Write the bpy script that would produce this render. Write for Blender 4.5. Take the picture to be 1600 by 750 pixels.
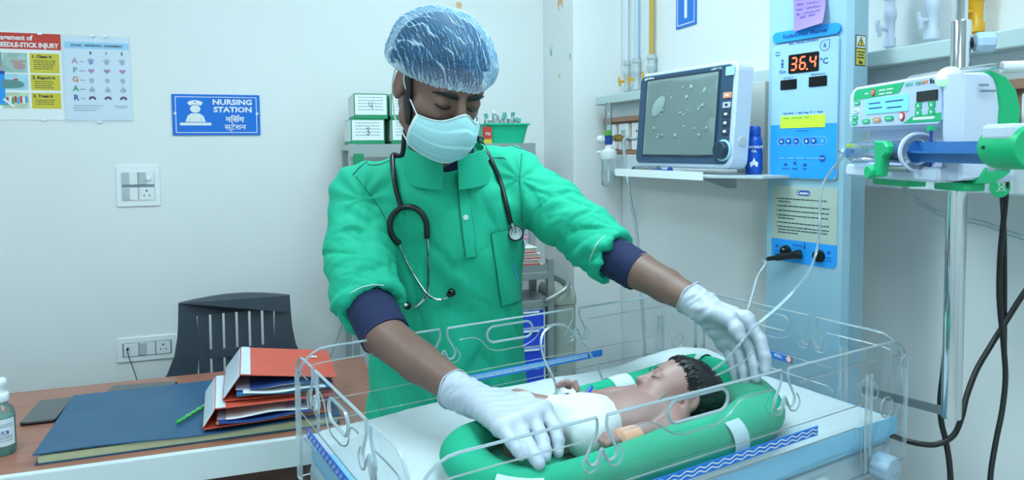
import bpy, bmesh, math, random
import numpy as np
from mathutils import Vector, Matrix, noise, geometry
from mathutils.bvhtree import BVHTree

random.seed(7)
scene = bpy.context.scene
for o in list(bpy.data.objects):
    bpy.data.objects.remove(o)
COL = scene.collection

# ---------------------------------------------------------------- camera
FPX, CXP, CYP = 1100.0, 800.0, 300.0            # focal length and principal point for a 1600 x 750 frame
YAW, PITCH, ROLL, CAMZ = math.radians(18.8), math.atan(68 / 1100.0), 0.009, 1.45
FWD = Vector((math.sin(YAW) * math.cos(PITCH), math.cos(YAW) * math.cos(PITCH), -math.sin(PITCH)))
RT0 = Vector((math.cos(YAW), -math.sin(YAW), 0))
UP0 = RT0.cross(FWD)
RT = RT0 * math.cos(ROLL) - UP0 * math.sin(ROLL)
UP = UP0 * math.cos(ROLL) + RT0 * math.sin(ROLL)
CAM = Vector((0, 0, CAMZ))
cd = bpy.data.cameras.new('camera')
cd.sensor_width = 36.0
cd.lens = FPX / 1600 * 36
cd.shift_y = -(375 - CYP) / 1600
cd.clip_start = 0.02
co = bpy.data.objects.new('camera', cd)
COL.objects.link(co)
co.matrix_world = Matrix(((RT.x, UP.x, -FWD.x, CAM.x), (RT.y, UP.y, -FWD.y, CAM.y), (RT.z, UP.z, -FWD.z, CAM.z), (0, 0, 0, 1)))
scene.camera = co

# ---------------------------------------------------------------- world, exposure
w = bpy.data.worlds.new('world')
scene.world = w
w.use_nodes = True
w.node_tree.nodes['Background'].inputs[0].default_value = (0.55, 0.78, 0.95, 1)
w.node_tree.nodes['Background'].inputs[1].default_value = 0.10
scene.view_settings.view_transform = 'Standard'
scene.view_settings.look = 'None'
scene.view_settings.gamma = 1.0
scene.view_settings.use_curve_mapping = False
scene.view_settings.exposure = 0.0
LIGHT_RGB = (0.70, 0.94, 1.02)
LIGHT_W = 15.5
ADDED_HOOD_W = 31.0  # emission of the lamps added under the unseen hood

# ---------------------------------------------------------------- places
def ray(x, y):
    return FWD + RT * ((x - CXP) / FPX) - UP * ((y - CYP) / FPX)
def atd(x, y, d): return CAM + ray(x, y) * d
def atX(x, y, X): r = ray(x, y); return CAM + r * (X / r.x)
def atY(x, y, Y): r = ray(x, y); return CAM + r * (Y / r.y)
def atZ(x, y, Z): r = ray(x, y); return CAM + r * ((Z - CAMZ) / r.z)
BED = math.radians(12.1)                         # the cot stands turned against the room
BU = Vector((math.cos(BED), math.sin(BED), 0))
BV = Vector((-math.sin(BED), math.cos(BED), 0))
def uv(u, v, z): return BU * u + BV * v + Vector((0, 0, z))

# ---------------------------------------------------------------- materials
def lin(c):
    if isinstance(c, str):
        c = tuple(int(c[i:i + 2], 16) / 255 for i in (0, 2, 4))
    return tuple((x / 12.92 if x <= 0.04045 else ((x + 0.055) / 1.055) ** 2.4) for x in c[:3]) + (1.0,)
MATS = {}
def mat(name, color, rough=0.5, metal=0.0, var=0.0, vscale=8.0, bump=0.0, bscale=60.0, trans=0.0, emit=0.0,
        alpha=1.0, sss=0.0, spec=0.5, color2=None, sheen=0.0, ecol=None, coat=0.0, stretch=None):
    m = bpy.data.materials.new(name)
    m.use_nodes = True
    nt = m.node_tree
    b = nt.nodes['Principled BSDF']
    c = lin(color)
    b.inputs['Base Color'].default_value = c
    b.inputs['Roughness'].default_value = rough
    b.inputs['Metallic'].default_value = metal
    b.inputs['Transmission Weight'].default_value = trans
    b.inputs['Alpha'].default_value = alpha
    b.inputs['Specular IOR Level'].default_value = spec
    b.inputs['Coat Weight'].default_value = coat
    if sss:
        b.inputs['Subsurface Weight'].default_value = sss
        b.inputs['Subsurface Radius'].default_value = (0.012, 0.006, 0.004)
        b.inputs['Subsurface Scale'].default_value = 1.0
    if sheen:
        b.inputs['Sheen Weight'].default_value = sheen
    if emit:
        b.inputs['Emission Color'].default_value = lin(ecol or color)
        b.inputs['Emission Strength'].default_value = emit
    tc = nt.nodes.new('ShaderNodeTexCoord')
    src = tc.outputs['Object']
    if stretch:
        mp = nt.nodes.new('ShaderNodeMapping')
        mp.inputs['Scale'].default_value = stretch
        nt.links.new(src, mp.inputs[0])
        src = mp.outputs[0]
    if var or color2:
        n = nt.nodes.new('ShaderNodeTexNoise')
        n.inputs['Scale'].default_value = vscale
        n.inputs['Detail'].default_value = 5
        nt.links.new(src, n.inputs['Vector'])
        r = nt.nodes.new('ShaderNodeValToRGB')
        r.color_ramp.elements[0].position = 0.3
        r.color_ramp.elements[1].position = 0.7
        c2 = lin(color2) if color2 else tuple(min(1, x * (1 + var)) for x in c[:3]) + (1,)
        c1 = c if color2 else tuple(x * (1 - var) for x in c[:3]) + (1,)
        r.color_ramp.elements[0].color = c1
        r.color_ramp.elements[1].color = c2
        nt.links.new(n.outputs[0], r.inputs[0])
        nt.links.new(r.outputs[0], b.inputs['Base Color'])
    if bump:
        n2 = nt.nodes.new('ShaderNodeTexNoise')
        n2.inputs['Scale'].default_value = bscale
        n2.inputs['Detail'].default_value = 4
        nt.links.new(src, n2.inputs['Vector'])
        bp = nt.nodes.new('ShaderNodeBump')
        bp.inputs['Strength'].default_value = bump
        bp.inputs['Distance'].default_value = 0.002
        nt.links.new(n2.outputs[0], bp.inputs['Height'])
        nt.links.new(bp.outputs[0], b.inputs['Normal'])
    MATS[name] = m
    return m

def clear_mat(name, tint, amount, gloss=0.06, rough=0.05, diff='ffffff', diffw=0.0):
    """clear plastic: tinted see-through + a Fresnel coat, optionally a little milky"""
    m = bpy.data.materials.new(name)
    m.use_nodes = True
    nt = m.node_tree
    nt.nodes.clear()
    out = nt.nodes.new('ShaderNodeOutputMaterial')
    t = nt.nodes.new('ShaderNodeBsdfTransparent')
    t.inputs[0].default_value = lin(tint)
    d = nt.nodes.new('ShaderNodeBsdfDiffuse')
    d.inputs[0].default_value = lin(diff)
    tr = nt.nodes.new('ShaderNodeBsdfTranslucent')
    tr.inputs[0].default_value = lin(diff)
    md = nt.nodes.new('ShaderNodeMixShader')
    md.inputs[0].default_value = 0.5
    nt.links.new(d.outputs[0], md.inputs[1]); nt.links.new(tr.outputs[0], md.inputs[2])
    m1 = nt.nodes.new('ShaderNodeMixShader')
    m1.inputs[0].default_value = diffw
    nt.links.new(t.outputs[0], m1.inputs[1]); nt.links.new(md.outputs[0], m1.inputs[2])
    g = nt.nodes.new('ShaderNodeBsdfGlossy')
    g.inputs['Roughness'].default_value = rough
    fr = nt.nodes.new('ShaderNodeFresnel')
    fr.inputs[0].default_value = 1.45
    mm = nt.nodes.new('ShaderNodeMath'); mm.operation = 'MULTIPLY'
    mm.inputs[1].default_value = amount
    nt.links.new(fr.outputs[0], mm.inputs[0])
    m2 = nt.nodes.new('ShaderNodeMixShader')
    nt.links.new(mm.outputs[0], m2.inputs[0])
    nt.links.new(m1.outputs[0], m2.inputs[1]); nt.links.new(g.outputs[0], m2.inputs[2])
    nt.links.new(m2.outputs[0], out.inputs[0])
    MATS[name] = m
    return m

# ---------------------------------------------------------------- mesh building
class Fr:
    """a local frame: o + x*ex + y*ey + z*ez"""
    def __init__(s, o, ex=(1, 0, 0), ey=(0, 1, 0), ez=None):
        s.o = Vector(o); s.x = Vector(ex).normalized(); s.y = Vector(ey)
        s.y = (s.y - s.x * s.y.dot(s.x)).normalized()
        s.z = Vector(ez).normalized() if ez is not None else s.x.cross(s.y)
    def __call__(s, x, y=0, z=0): return s.o + s.x * x + s.y * y + s.z * z
    def at(s, x, y=0, z=0): return Fr(s(x, y, z), s.x, s.y, s.z)
WORLD = Fr((0, 0, 0))

class G:
    def __init__(s): s.v = []; s.f = []; s.m = []; s.sm = []
    def add(s, vs, fs, mi=0, smooth=False):
        n = len(s.v)
        s.v += [tuple(v) for v in vs]
        s.f += [tuple(i + n for i in f) for f in fs]
        s.m += [mi] * len(fs); s.sm += [smooth] * len(fs)
        return s
    def bm(s, bm, fr=WORLD, mi=0, smooth=False):
        bm.verts.index_update()
        s.add([fr(*v.co) for v in bm.verts], [[v.index for v in f.verts] for f in bm.faces], mi, smooth)
        bm.free()
        return s
    def box(s, c, size, fr=WORLD, bev=0.0, seg=2, mi=0, smooth=False, taper=None):
        bm = bmesh.new()
        bmesh.ops.create_cube(bm, size=1)
        for v in bm.verts:
            k = 1.0
            if taper and v.co.z > 0: k = taper
            v.co = Vector((v.co.x * size[0] * k, v.co.y * size[1] * k, v.co.z * size[2]))
        if bev:
            bmesh.ops.bevel(bm, geom=bm.edges[:], offset=bev, segments=seg, affect='EDGES', profile=0.5, clamp_overlap=True)
        for v in bm.verts: v.co += Vector(c)
        return s.bm(bm, fr, mi, smooth)
    def rbox(s, c, size, r, fr=WORLD, seg=4, edge=0.0, mi=0, smooth=False):
        """box whose four edges along local z are rounded by r, flat caps slightly eased"""
        x, y, z = size
        pts = rrect(x, y, r, seg)
        return s.prism([pts], z, fr.at(c[0], c[1], c[2] - z / 2), edge=edge, mi=mi, smooth=smooth)
    def prism(s, loops, depth, fr=WORLD, edge=0.0, mi=0, mi_side=None, smooth=False):
        """outline (and holes) in local xy, thickness along local z"""
        if mi_side is None: mi_side = mi
        polys = [[Vector((p[0], p[1], 0)) for p in l] for l in loops]
        tris = geometry.tessellate_polygon(polys)
        flat = [p for l in polys for p in l]
        n = len(flat)
        def inset(l):
            out = []
            k = len(l)
            area = sum(l[i].x * l[(i + 1) % k].y - l[(i + 1) % k].x * l[i].y for i in range(k))
            sg = 1 if area > 0 else -1
            for i in range(k):
                a, b, c = l[i - 1], l[i], l[(i + 1) % k]
                d1 = (b - a).normalized() if (b - a).length > 1e-9 else Vector((1, 0, 0))
                d2 = (c - b).normalized() if (c - b).length > 1e-9 else d1
                nn = Vector((-(d1 + d2).y, (d1 + d2).x, 0))
                nn = nn.normalized() if nn.length > 1e-9 else Vector((-d1.y, d1.x, 0))
                out.append(b + nn * edge * sg)
            return out
        if edge:
            ins = []
            for q, l in enumerate(polys):
                ins += inset(l) if q == 0 else [2 * b - c for b, c in zip(l, inset(l))]
            rings = [(ins, 0), (flat, edge), (flat, depth - edge), (ins, depth)]
        else:
            rings = [(flat, 0), (flat, depth)]
        vs = []
        for pts, z in rings: vs += [fr(p.x, p.y, z) for p in pts]
        k = len(rings) - 1
        fs = [(t[2], t[1], t[0]) for t in tris]
        fs2 = [(t[0] + k * n, t[1] + k * n, t[2] + k * n) for t in tris]
        # orient caps outward
        def nz(f): 
            a, b, c = vs[f[0]], vs[f[1]], vs[f[2]]
            return (b - a).cross(c - a).dot(fr.z)
        fs = [f if nz(f) < 0 else f[::-1] for f in fs]
        fs2 = [f if nz(f) > 0 else f[::-1] for f in fs2]
        base = len(s.v)
        s.add(vs, fs + fs2, mi, False)
        side = []
        st = 0
        hand = 1 if fr.x.cross(fr.y).dot(fr.z) > 0 else -1
        for q, l in enumerate(polys):
            kk = len(l)
            area = sum(l[i].x * l[(i + 1) % kk].y - l[(i + 1) % kk].x * l[i].y for i in range(kk))
            ccw = (area > 0) == (q == 0)
            for r in range(k):
                for i in range(kk):
                    a = base + r * n + st + i; b = base + r * n + st + (i + 1) % kk
                    f = (a, b, b + n, a + n)
                    side.append(f if ccw == (hand > 0) else f[::-1])
            st += kk
        s.f += side; s.m += [mi_side] * len(side); s.sm += [smooth] * len(side)
        return s
    def cyl(s, p0, p1, r0, r1=None, n=20, mi=0, caps=True, bev=0.0):
        p0, p1 = Vector(p0), Vector(p1)
        r1 = r0 if r1 is None else r1
        L = (p1 - p0).length
        prof = [(r0, 0), (r1, L)]
        if bev: prof = [(r0 - bev, 0), (r0, bev), (r1, L - bev), (r1 - bev, L)]
        if caps: prof = [(0, 0)] + prof + [(0, L)]
        return s.lathe(prof, p0, p1 - p0, n, mi)
    def lathe(s, prof, o, axis=(0, 0, 1), n=24, mi=0, smooth=True, sx=1.0, sy=1.0):
        o, ax = Vector(o), Vector(axis).normalized()
        a = ax.orthogonal().normalized() if abs(ax.z) < 0.999 else Vector((1, 0, 0))
        b = ax.cross(a)
        vs, fs, rows = [], [], []
        for r, z in prof:
            if r <= 1e-7:
                rows.append([len(vs)]); vs.append(o + ax * z)
            else:
                rows.append(list(range(len(vs), len(vs) + n)))
                vs += [o + ax * z + a * (r * sx * math.cos(2 * math.pi * i / n)) + b * (r * sy * math.sin(2 * math.pi * i / n)) for i in range(n)]
        for A, B in zip(rows, rows[1:]):
            for i in range(n):
                j = (i + 1) % n
                if len(A) == 1 and len(B) == 1: break
                if len(A) == 1: fs.append((A[0], B[j], B[i]))
                elif len(B) == 1: fs.append((A[i], A[j], B[0]))
                else: fs.append((A[i], A[j], B[j], B[i]))
        # flat caps keep a hard edge: duplicate handled by auto smooth angle below
        return s.add(vs, fs, mi, smooth)
    def tube(s, pts, r, n=8, mi=0, closed=False, spline=True, sub=6, caps=True, flat=1.0, nrm=None):
        P = [Vector(p) for p in pts]
        rr = r if isinstance(r, (list, tuple)) else [r] * len(P)
        if spline and len(P) > 2: P, rr = catmull(P, rr, sub, closed)
        N = len(P)
        vs, fs = [], []
        prev = None
        for i in range(N):
            a = P[i - 1] if (i or closed) else P[0]
            b = P[(i + 1) % N] if (i < N - 1 or closed) else P[-1]
            t = (b - a)
            t = t.normalized() if t.length > 1e-9 else Vector((0, 0, 1))
            if nrm is not None:
                u_ = Vector(nrm) - t * t.dot(Vector(nrm)); u_.normalize()
            elif prev is None:
                u_ = t.orthogonal().normalized()
            else:
                u_ = prev - t * prev.dot(t)
                u_ = u_.normalized() if u_.length > 1e-9 else t.orthogonal().normalized()
            prev = u_
            w_ = t.cross(u_)
            for k in range(n):
                an = 2 * math.pi * k / n
                vs.append(P[i] + u_ * (rr[i] * flat * math.cos(an)) + w_ * (rr[i] * math.sin(an)))
        for i in range(N if closed else N - 1):
            A = i * n; B = ((i + 1) % N) * n
            for k in range(n):
                j = (k + 1) % n
                fs.append((A + k, A + j, B + j, B + k))
        if caps and not closed:
            fs.append(tuple(range(n - 1, -1, -1)))
            fs.append(tuple(range((N - 1) * n, N * n)))
        return s.add(vs, fs, mi, True)
    def grid(s, fn, nu, nv, mi=0, smooth=True, thick=0.0):
        """surface patch fn(a,b) with a,b in 0..1; thick gives it a back side along the normals"""
        P = [[Vector(fn(i / nu, j / nv)) for j in range(nv + 1)] for i in range(nu + 1)]
        vs = [p for r in P for p in r]
        W = nv + 1
        fs = [(i * W + j, (i + 1) * W + j, (i + 1) * W + j + 1, i * W + j + 1) for i in range(nu) for j in range(nv)]
        if thick:
            N = [Vector((0, 0, 0)) for _ in vs]
            for f in fs:
                nn = (vs[f[1]] - vs[f[0]]).cross(vs[f[3]] - vs[f[0]])
                for k in f: N[k] += nn
            m = len(vs)
            vs = vs + [v - n_.normalized() * thick if n_.length > 1e-12 else v for v, n_ in zip(vs, N)]
            back = [tuple(k + m for k in f[::-1]) for f in fs]
            rim = [i * W for i in range(nu + 1)] + [nu * W + j for j in range(1, W)] + [i * W + nv for i in range(nu - 1, -1, -1)] + [j for j in range(nv - 1, 0, -1)]
            fs = fs + back + [(rim[(i + 1) % len(rim)], rim[i], rim[i] + m, rim[(i + 1) % len(rim)] + m) for i in range(len(rim))]
        return s.add(vs, fs, mi, smooth)

def catmull(P, rr, sub, closed=False):
    out, ro = [], []
    N = len(P)
    for i in range(N if closed else N - 1):
        if closed: p0, p1, p2, p3 = P[i - 1], P[i], P[(i + 1) % N], P[(i + 2) % N]
        else: p0, p1, p2, p3 = P[max(i - 1, 0)], P[i], P[i + 1], P[min(i + 2, N - 1)]
        r1, r2 = rr[i], rr[(i + 1) % N]
        for k in range(sub):
            t = k / sub
            out.append(0.5 * ((2 * p1) + (p2 - p0) * t + (2 * p0 - 5 * p1 + 4 * p2 - p3) * t * t + (3 * p1 - p0 - 3 * p2 + p3) * t ** 3))
            ro.append(r1 + (r2 - r1) * t)
    if not closed:
        out.append(P[-1]); ro.append(rr[-1])
    return out, ro

def rrect(x, y, r, seg=4, cx=0, cy=0):
    r = min(r, x / 2 - 1e-5, y / 2 - 1e-5)
    pts = []
    for qx, qy, a0 in ((1, 1, 0), (-1, 1, 90), (-1, -1, 180), (1, -1, 270)):
        for k in range(seg + 1):
            a = math.radians(a0 + 90 * k / seg)
            pts.append((cx + qx * (x / 2 - r) + r * math.cos(a), cy + qy * (y / 2 - r) + r * math.sin(a)))
    return pts
def circle(r, n=16, cx=0, cy=0, ry=None):
    ry = ry or r
    return [(cx + r * math.cos(2 * math.pi * i / n), cy + ry * math.sin(2 * math.pi * i / n)) for i in range(n)]

LOC = {}
def link(o, parent):
    COL.objects.link(o)
    if parent is not None: o.parent = parent
def obj(name, g, mats, parent=None, angle=40, origin=None):
    """one mesh object; its origin sits at the middle of its own base"""
    me = bpy.data.meshes.new(name)
    V = np.array([tuple(v) for v in g.v], dtype=np.float64)
    lo, hi = V.min(0), V.max(0)
    c = np.array(origin) if origin is not None else np.array(((lo[0] + hi[0]) / 2, (lo[1] + hi[1]) / 2, lo[2]))
    me.from_pydata((V - c).tolist(), [], g.f)
    if not isinstance(mats, (list, tuple)): mats = [mats]
    for m in mats: me.materials.append(MATS[m] if isinstance(m, str) else m)
    me.polygons.foreach_set('material_index', g.m)
    me.polygons.foreach_set('use_smooth', g.sm)
    me.update()
    if angle and any(g.sm):
        try: me.set_sharp_from_angle(angle=math.radians(angle))
        except Exception: pass
    o = bpy.data.objects.new(name, me)
    link(o, parent)
    cc = Vector(c)
    LOC[o.name] = cc
    o.location = cc - (LOC[parent.name] if parent is not None else Vector((0, 0, 0)))
    return o
def thing(name, label, cat, loc, group=None, parent=None):
    o = bpy.data.objects.new(name, None)
    o.empty_display_size = 0.05
    link(o, parent)
    o.location = Vector(loc)
    LOC[o.name] = Vector(loc)
    tag(o, label, cat, group)
    return o
def tag(o, label=None, cat=None, group=None, kind=None):
    if label: o['label'] = label
    if cat: o['category'] = cat
    if group: o['group'] = group
    if kind: o['kind'] = kind
    return o
def solo(name, g, mats, label, cat, group=None, **k):
    return tag(obj(name, g, mats, None, **k), label, cat, group)
def struct(name, g, mats, parent=None):
    return tag(obj(name, g, mats, parent), kind='structure' if parent is None else None)

_fonts = {}
def text(g, s, size, fr, mi=0, depth=0.0006, align='CENTER', sx=1.0, bold=0.0, space=1.0):
    """flat lettering, laid in the local xy plane of fr, baseline at y=0"""
    cu = bpy.data.curves.new('t', 'FONT')
    cu.body = s; cu.size = size; cu.align_x = align
    cu.extrude = depth / 2; cu.resolution_u = 2; cu.offset = bold
    cu.space_character = space
    o = bpy.data.objects.new('t', cu)
    COL.objects.link(o)
    dg = bpy.context.evaluated_depsgraph_get()
    me = o.evaluated_get(dg).to_mesh()
    vs = [fr(v.co.x * sx, v.co.y, v.co.z + depth / 2) for v in me.vertices]
    fs = [tuple(p.vertices) for p in me.polygons]
    o.evaluated_get(dg).to_mesh_clear()
    bpy.data.objects.remove(o); bpy.data.curves.remove(cu)
    g.add(vs, fs, mi)
    return g
def strips(g, fr, rows, mi=0, h=0.0012, d=0.0004):
    """print too small to read: rows of (x0, x1, y)"""
    for x0, x1, y in rows:
        g.box(((x0 + x1) / 2, y, d / 2), (abs(x1 - x0), h, d), fr, mi=mi)
    return g
def wordrow(x0, x1, y, rnd, lo=0.004, hi=0.012, gap=0.002):
    out, x = [], x0
    while x < x1 - lo:
        w_ = min(rnd.uniform(lo, hi), x1 - x)
        out.append((x, x + w_, y)); x += w_ + gap
    return out

# ---------------------------------------------------------------- implicit bodies: smooth unions meshed with surface nets
class SDF:
    def __init__(s, lo, hi, h):
        s.lo = np.array(lo, float); s.h = h
        s.n = np.ceil((np.array(hi, float) - s.lo) / h).astype(int) + 1
        s.ax = [s.lo[i] + h * np.arange(s.n[i]) for i in range(3)]
        s.D = np.full(s.n, 1.0, np.float32)
    def _win(s, lo, hi, pad):
        sl = []
        for i in range(3):
            a = int(max(0, math.floor((lo[i] - pad - s.lo[i]) / s.h)))
            b = int(min(s.n[i], math.ceil((hi[i] + pad - s.lo[i]) / s.h) + 1))
            if b <= a: return None, None
            sl.append(slice(a, b))
        X = [s.ax[i][sl[i]].astype(np.float32) for i in range(3)]
        P = np.meshgrid(*X, indexing='ij')
        return tuple(sl), P
    def _put(s, sl, d, k, op):
        A = s.D[sl]
        if op == 'add':
            if k > 0:
                hh = np.clip(0.5 + 0.5 * (A - d) / k, 0, 1)
                s.D[sl] = A + (d - A) * hh - k * hh * (1 - hh)
            else: s.D[sl] = np.minimum(A, d)
        else:
            if k > 0:
                hh = np.clip(0.5 - 0.5 * (A + d) / k, 0, 1)
                s.D[sl] = A + (-d - A) * hh + k * hh * (1 - hh)
            else: s.D[sl] = np.maximum(A, -d)
    def cone(s, a, b, ra, rb=None, k=0.01, op='add'):
        rb = ra if rb is None else rb
        a, b = np.array(tuple(a), float), np.array(tuple(b), float)
        R = max(ra, rb)
        sl, P = s._win(np.minimum(a, b) - R, np.maximum(a, b) + R, k + 3 * s.h)
        if sl is None: return s
        ab = b - a; L2 = max(ab @ ab, 1e-12)
        t = np.clip(((P[0] - a[0]) * ab[0] + (P[1] - a[1]) * ab[1] + (P[2] - a[2]) * ab[2]) / L2, 0, 1)
        d = np.sqrt((P[0] - a[0] - t * ab[0]) ** 2 + (P[1] - a[1] - t * ab[1]) ** 2 + (P[2] - a[2] - t * ab[2]) ** 2) - (ra + (rb - ra) * t)
        s._put(sl, d, k, op)
        return s
    def chain(s, pts, rs, k=0.01, k0=None):
        for i in range(len(pts) - 1):
            s.cone(pts[i], pts[i + 1], rs[i], rs[i + 1], k if i or k0 is None else k0)
        return s
    def ell(s, c, r, fr=None, k=0.01, op='add'):
        c = np.array(tuple(c), float); R = max(r)
        sl, P = s._win(c - R, c + R, k + 3 * s.h)
        if sl is None: return s
        q = [P[i] - c[i] for i in range(3)]
        if fr is not None:
            q = [q[0] * e[0] + q[1] * e[1] + q[2] * e[2] for e in (fr.x, fr.y, fr.z)]
        k0 = np.sqrt((q[0] / r[0]) ** 2 + (q[1] / r[1]) ** 2 + (q[2] / r[2]) ** 2)
        k1 = np.sqrt((q[0] / r[0] ** 2) ** 2 + (q[1] / r[1] ** 2) ** 2 + (q[2] / r[2] ** 2) ** 2) + 1e-6
        s._put(sl, k0 * (k0 - 1) / k1, k, op)
        return s
    def stack(s, rows, ex, ey, k=0.02):
        """elliptic slices along z: rows of (z, cx, cy, rx, ry); ex, ey the slice axes"""
        rows = sorted(rows)
        A = np.array(rows)
        R = max(A[:, 3].max(), A[:, 4].max())
        sl, P = s._win((A[:, 1].min() - R, A[:, 2].min() - R, A[0, 0]), (A[:, 1].max() + R, A[:, 2].max() + R, A[-1, 0]), k + 3 * s.h)
        Z = P[2][0, 0, :]
        I = [np.interp(Z, A[:, 0], A[:, j])[None, None, :] for j in range(1, 5)]
        dx, dy = P[0] - I[0], P[1] - I[1]
        qx = dx * ex[0] + dy * ex[1]; qy = dx * ey[0] + dy * ey[1]
        k0 = np.sqrt((qx / I[2]) ** 2 + (qy / I[3]) ** 2)
        k1 = np.sqrt((qx / I[2] ** 2) ** 2 + (qy / I[3] ** 2) ** 2) + 1e-6
        d = k0 * (k0 - 1) / k1
        d = np.where(k0 < 0.2, -np.minimum(I[2], I[3]) * 0.8 + 0 * d, d)
        dz = np.maximum(A[0, 0] - P[2], P[2] - A[-1, 0])
        s._put(sl, np.maximum(d, dz), k, 'add')
        return s
    def mesh(s, smooth=1):
        D, h = s.D, s.h
        nx, ny, nz = D.shape
        S = D < 0
        c8 = [S[i:nx - 1 + i, j:ny - 1 + j, k:nz - 1 + k] for i in (0, 1) for j in (0, 1) for k in (0, 1)]
        cnt = sum(c.astype(np.int8) for c in c8)
        I, J, K = np.nonzero((cnt > 0) & (cnt < 8))
        idx = np.full((nx - 1, ny - 1, nz - 1), -1, np.int32)
        idx[I, J, K] = np.arange(len(I))
        acc = np.zeros((len(I), 3)); num = np.zeros(len(I))
        cor = [(i, j, k) for i in (0, 1) for j in (0, 1) for k in (0, 1)]
        for a in range(8):
            for b in range(a + 1, 8):
                ca, cb = cor[a], cor[b]
                if sum(abs(ca[q] - cb[q]) for q in range(3)) != 1: continue
                da = D[I + ca[0], J + ca[1], K + ca[2]]; db = D[I + cb[0], J + cb[1], K + cb[2]]
                m = (da < 0) != (db < 0)
                t = np.where(m, da / np.where(m, da - db, 1), 0)
                for q in range(3):
                    acc[:, q] += np.where(m, ca[q] + t * (cb[q] - ca[q]), 0)
                num += m
        V = acc / np.maximum(num, 1)[:, None]
        V = s.lo + h * (V + np.stack([I, J, K], 1))
        F = []
        def quads(m, ofs, flip):
            i, j, k = np.nonzero(m)
            q = [idx[i + o[0], j + o[1], k + o[2]] for o in ofs]
            Q = np.stack(q, 1)
            ok = (Q >= 0).all(1)
            return Q[ok], flip[i, j, k][ok]
        for ax in range(3):
            if ax == 0:
                A, B = S[:-1, 1:-1, 1:-1], S[1:, 1:-1, 1:-1]; ofs = [(0, 0, 0), (0, 1, 0), (0, 1, 1), (0, 0, 1)]
            elif ax == 1:
                A, B = S[1:-1, :-1, 1:-1], S[1:-1, 1:, 1:-1]; ofs = [(0, 0, 0), (0, 0, 1), (1, 0, 1), (1, 0, 0)]
            else:
                A, B = S[1:-1, 1:-1, :-1], S[1:-1, 1:-1, 1:]; ofs = [(0, 0, 0), (1, 0, 0), (1, 1, 0), (0, 1, 0)]
            Q, fl = quads(A != B, ofs, A)
            Q = np.where(fl[:, None], Q, Q[:, ::-1])
            F.append(Q)
        F = np.concatenate(F)
        for _ in range(smooth):
            N = np.zeros_like(V); c = np.zeros(len(V))
            for a in range(4):
                b = (a + 1) % 4
                np.add.at(N, F[:, a], V[F[:, b]]); np.add.at(c, F[:, a], 1)
                np.add.at(N, F[:, b], V[F[:, a]]); np.add.at(c, F[:, b], 1)
            V = 0.5 * V + 0.5 * N / np.maximum(c, 1)[:, None]
        return V, F
def normals(V, F):
    n = np.cross(V[F[:, 2]] - V[F[:, 0]], V[F[:, 3]] - V[F[:, 1]])
    N = np.zeros_like(V)
    for a in range(4): np.add.at(N, F[:, a], n)
    return N / (np.linalg.norm(N, axis=1)[:, None] + 1e-12)
def gmesh(V, F, smooth=True):
    g = G()
    g.v = V.tolist(); g.f = [tuple(f) for f in F.tolist()]
    g.m = [0] * len(g.f); g.sm = [smooth] * len(g.f)
    return g
def bvh(V, F):
    return BVHTree.FromPolygons([Vector(v) for v in V.tolist()], [tuple(f) for f in F.tolist()])

# ---------------------------------------------------------------- palette
mat('wall_paint', 'e9ebeb', 0.55, var=0.015, vscale=3, bump=0.12, bscale=40)
mat('ceiling_paint', 'f0f1f0', 0.8)
mat('floor_tile', 'cfcfca', 0.35, var=0.06, vscale=12)
mat('white_plastic', 'eef3f5', 0.35)
mat('white_matte', 'eceeee', 0.6)
mat('offwhite', 'd5dcda', 0.45)
mat('grey_plastic', '9aa6ac', 0.45)
mat('lightgrey', 'b9c4c8', 0.45)
mat('dark', '14181c', 0.4)
mat('black_rubber', '101216', 0.35)
mat('black_gloss', '0b0e12', 0.08)
mat('paper', 'eef1f2', 0.7)
mat('paper_lilac', 'c9c6e6', 0.7)
mat('ink', '2b3a4a', 0.7)
mat('ink_grey', '7f8d98', 0.7)
mat('ink_blue', '1d4fa0', 0.6)
mat('sign_blue', '0a72d8', 0.35)
mat('sky_blue', '2a9cf0', 0.35)
mat('red_print', 'd0392f', 0.5)
mat('yellow_print', 'd9c63a', 0.5)
mat('gold', 'c99b2a', 0.35, metal=0.6)
mat('yellow_plastic', 'e0a416', 0.35)
mat('orange_plastic', 'e58a4a', 0.45)
mat('pink_print', 'c98fc0', 0.6)
mat('green_print', '2f9a62', 0.5)
mat('teal_print', '5fb3ac', 0.5)
mat('steel', 'c9ced2', 0.22, metal=1.0, bump=0.03, bscale=120)
mat('chrome', 'd4dade', 0.10, metal=1.0)
mat('dull_steel', 'aab0b0', 0.42, metal=0.85)
mat('brass', 'b99a58', 0.3, metal=0.9)
mat('emit_light', 'ffffff', 0.5, emit=LIGHT_W)
MATS['emit_light'].node_tree.nodes['Principled BSDF'].inputs['Emission Color'].default_value = LIGHT_RGB + (1,)

# ---------------------------------------------------------------- ceiling lights of the room
def ceiling_light(x, y, label):
    t = thing('ceiling_light', label, 'ceiling light', (x, y, 2.70))
    g = G()
    for sx_, sy_, wx, wy in ((0, .3, .62, .02), (0, -.3, .62, .02), (.3, 0, .02, .62), (-.3, 0, .02, .62)):
        g.box((x + sx_, y + sy_, 2.735), (wx, wy, .03))
    obj('frame', g, 'white_plastic', t)
    obj('diffuser', G().box((x, y, 2.738), (.58, .58, .012)), 'emit_light', t)
ceiling_light(.55, 1.68, 'square flat ceiling light panel above the nurse')
ceiling_light(-.80, 1.3, 'square flat ceiling light panel above the desk')
ceiling_light(.62, .05, 'square flat ceiling light panel behind the photographer on the right')
ceiling_light(-.80, -.45, 'square flat ceiling light panel behind the photographer on the left')

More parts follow.
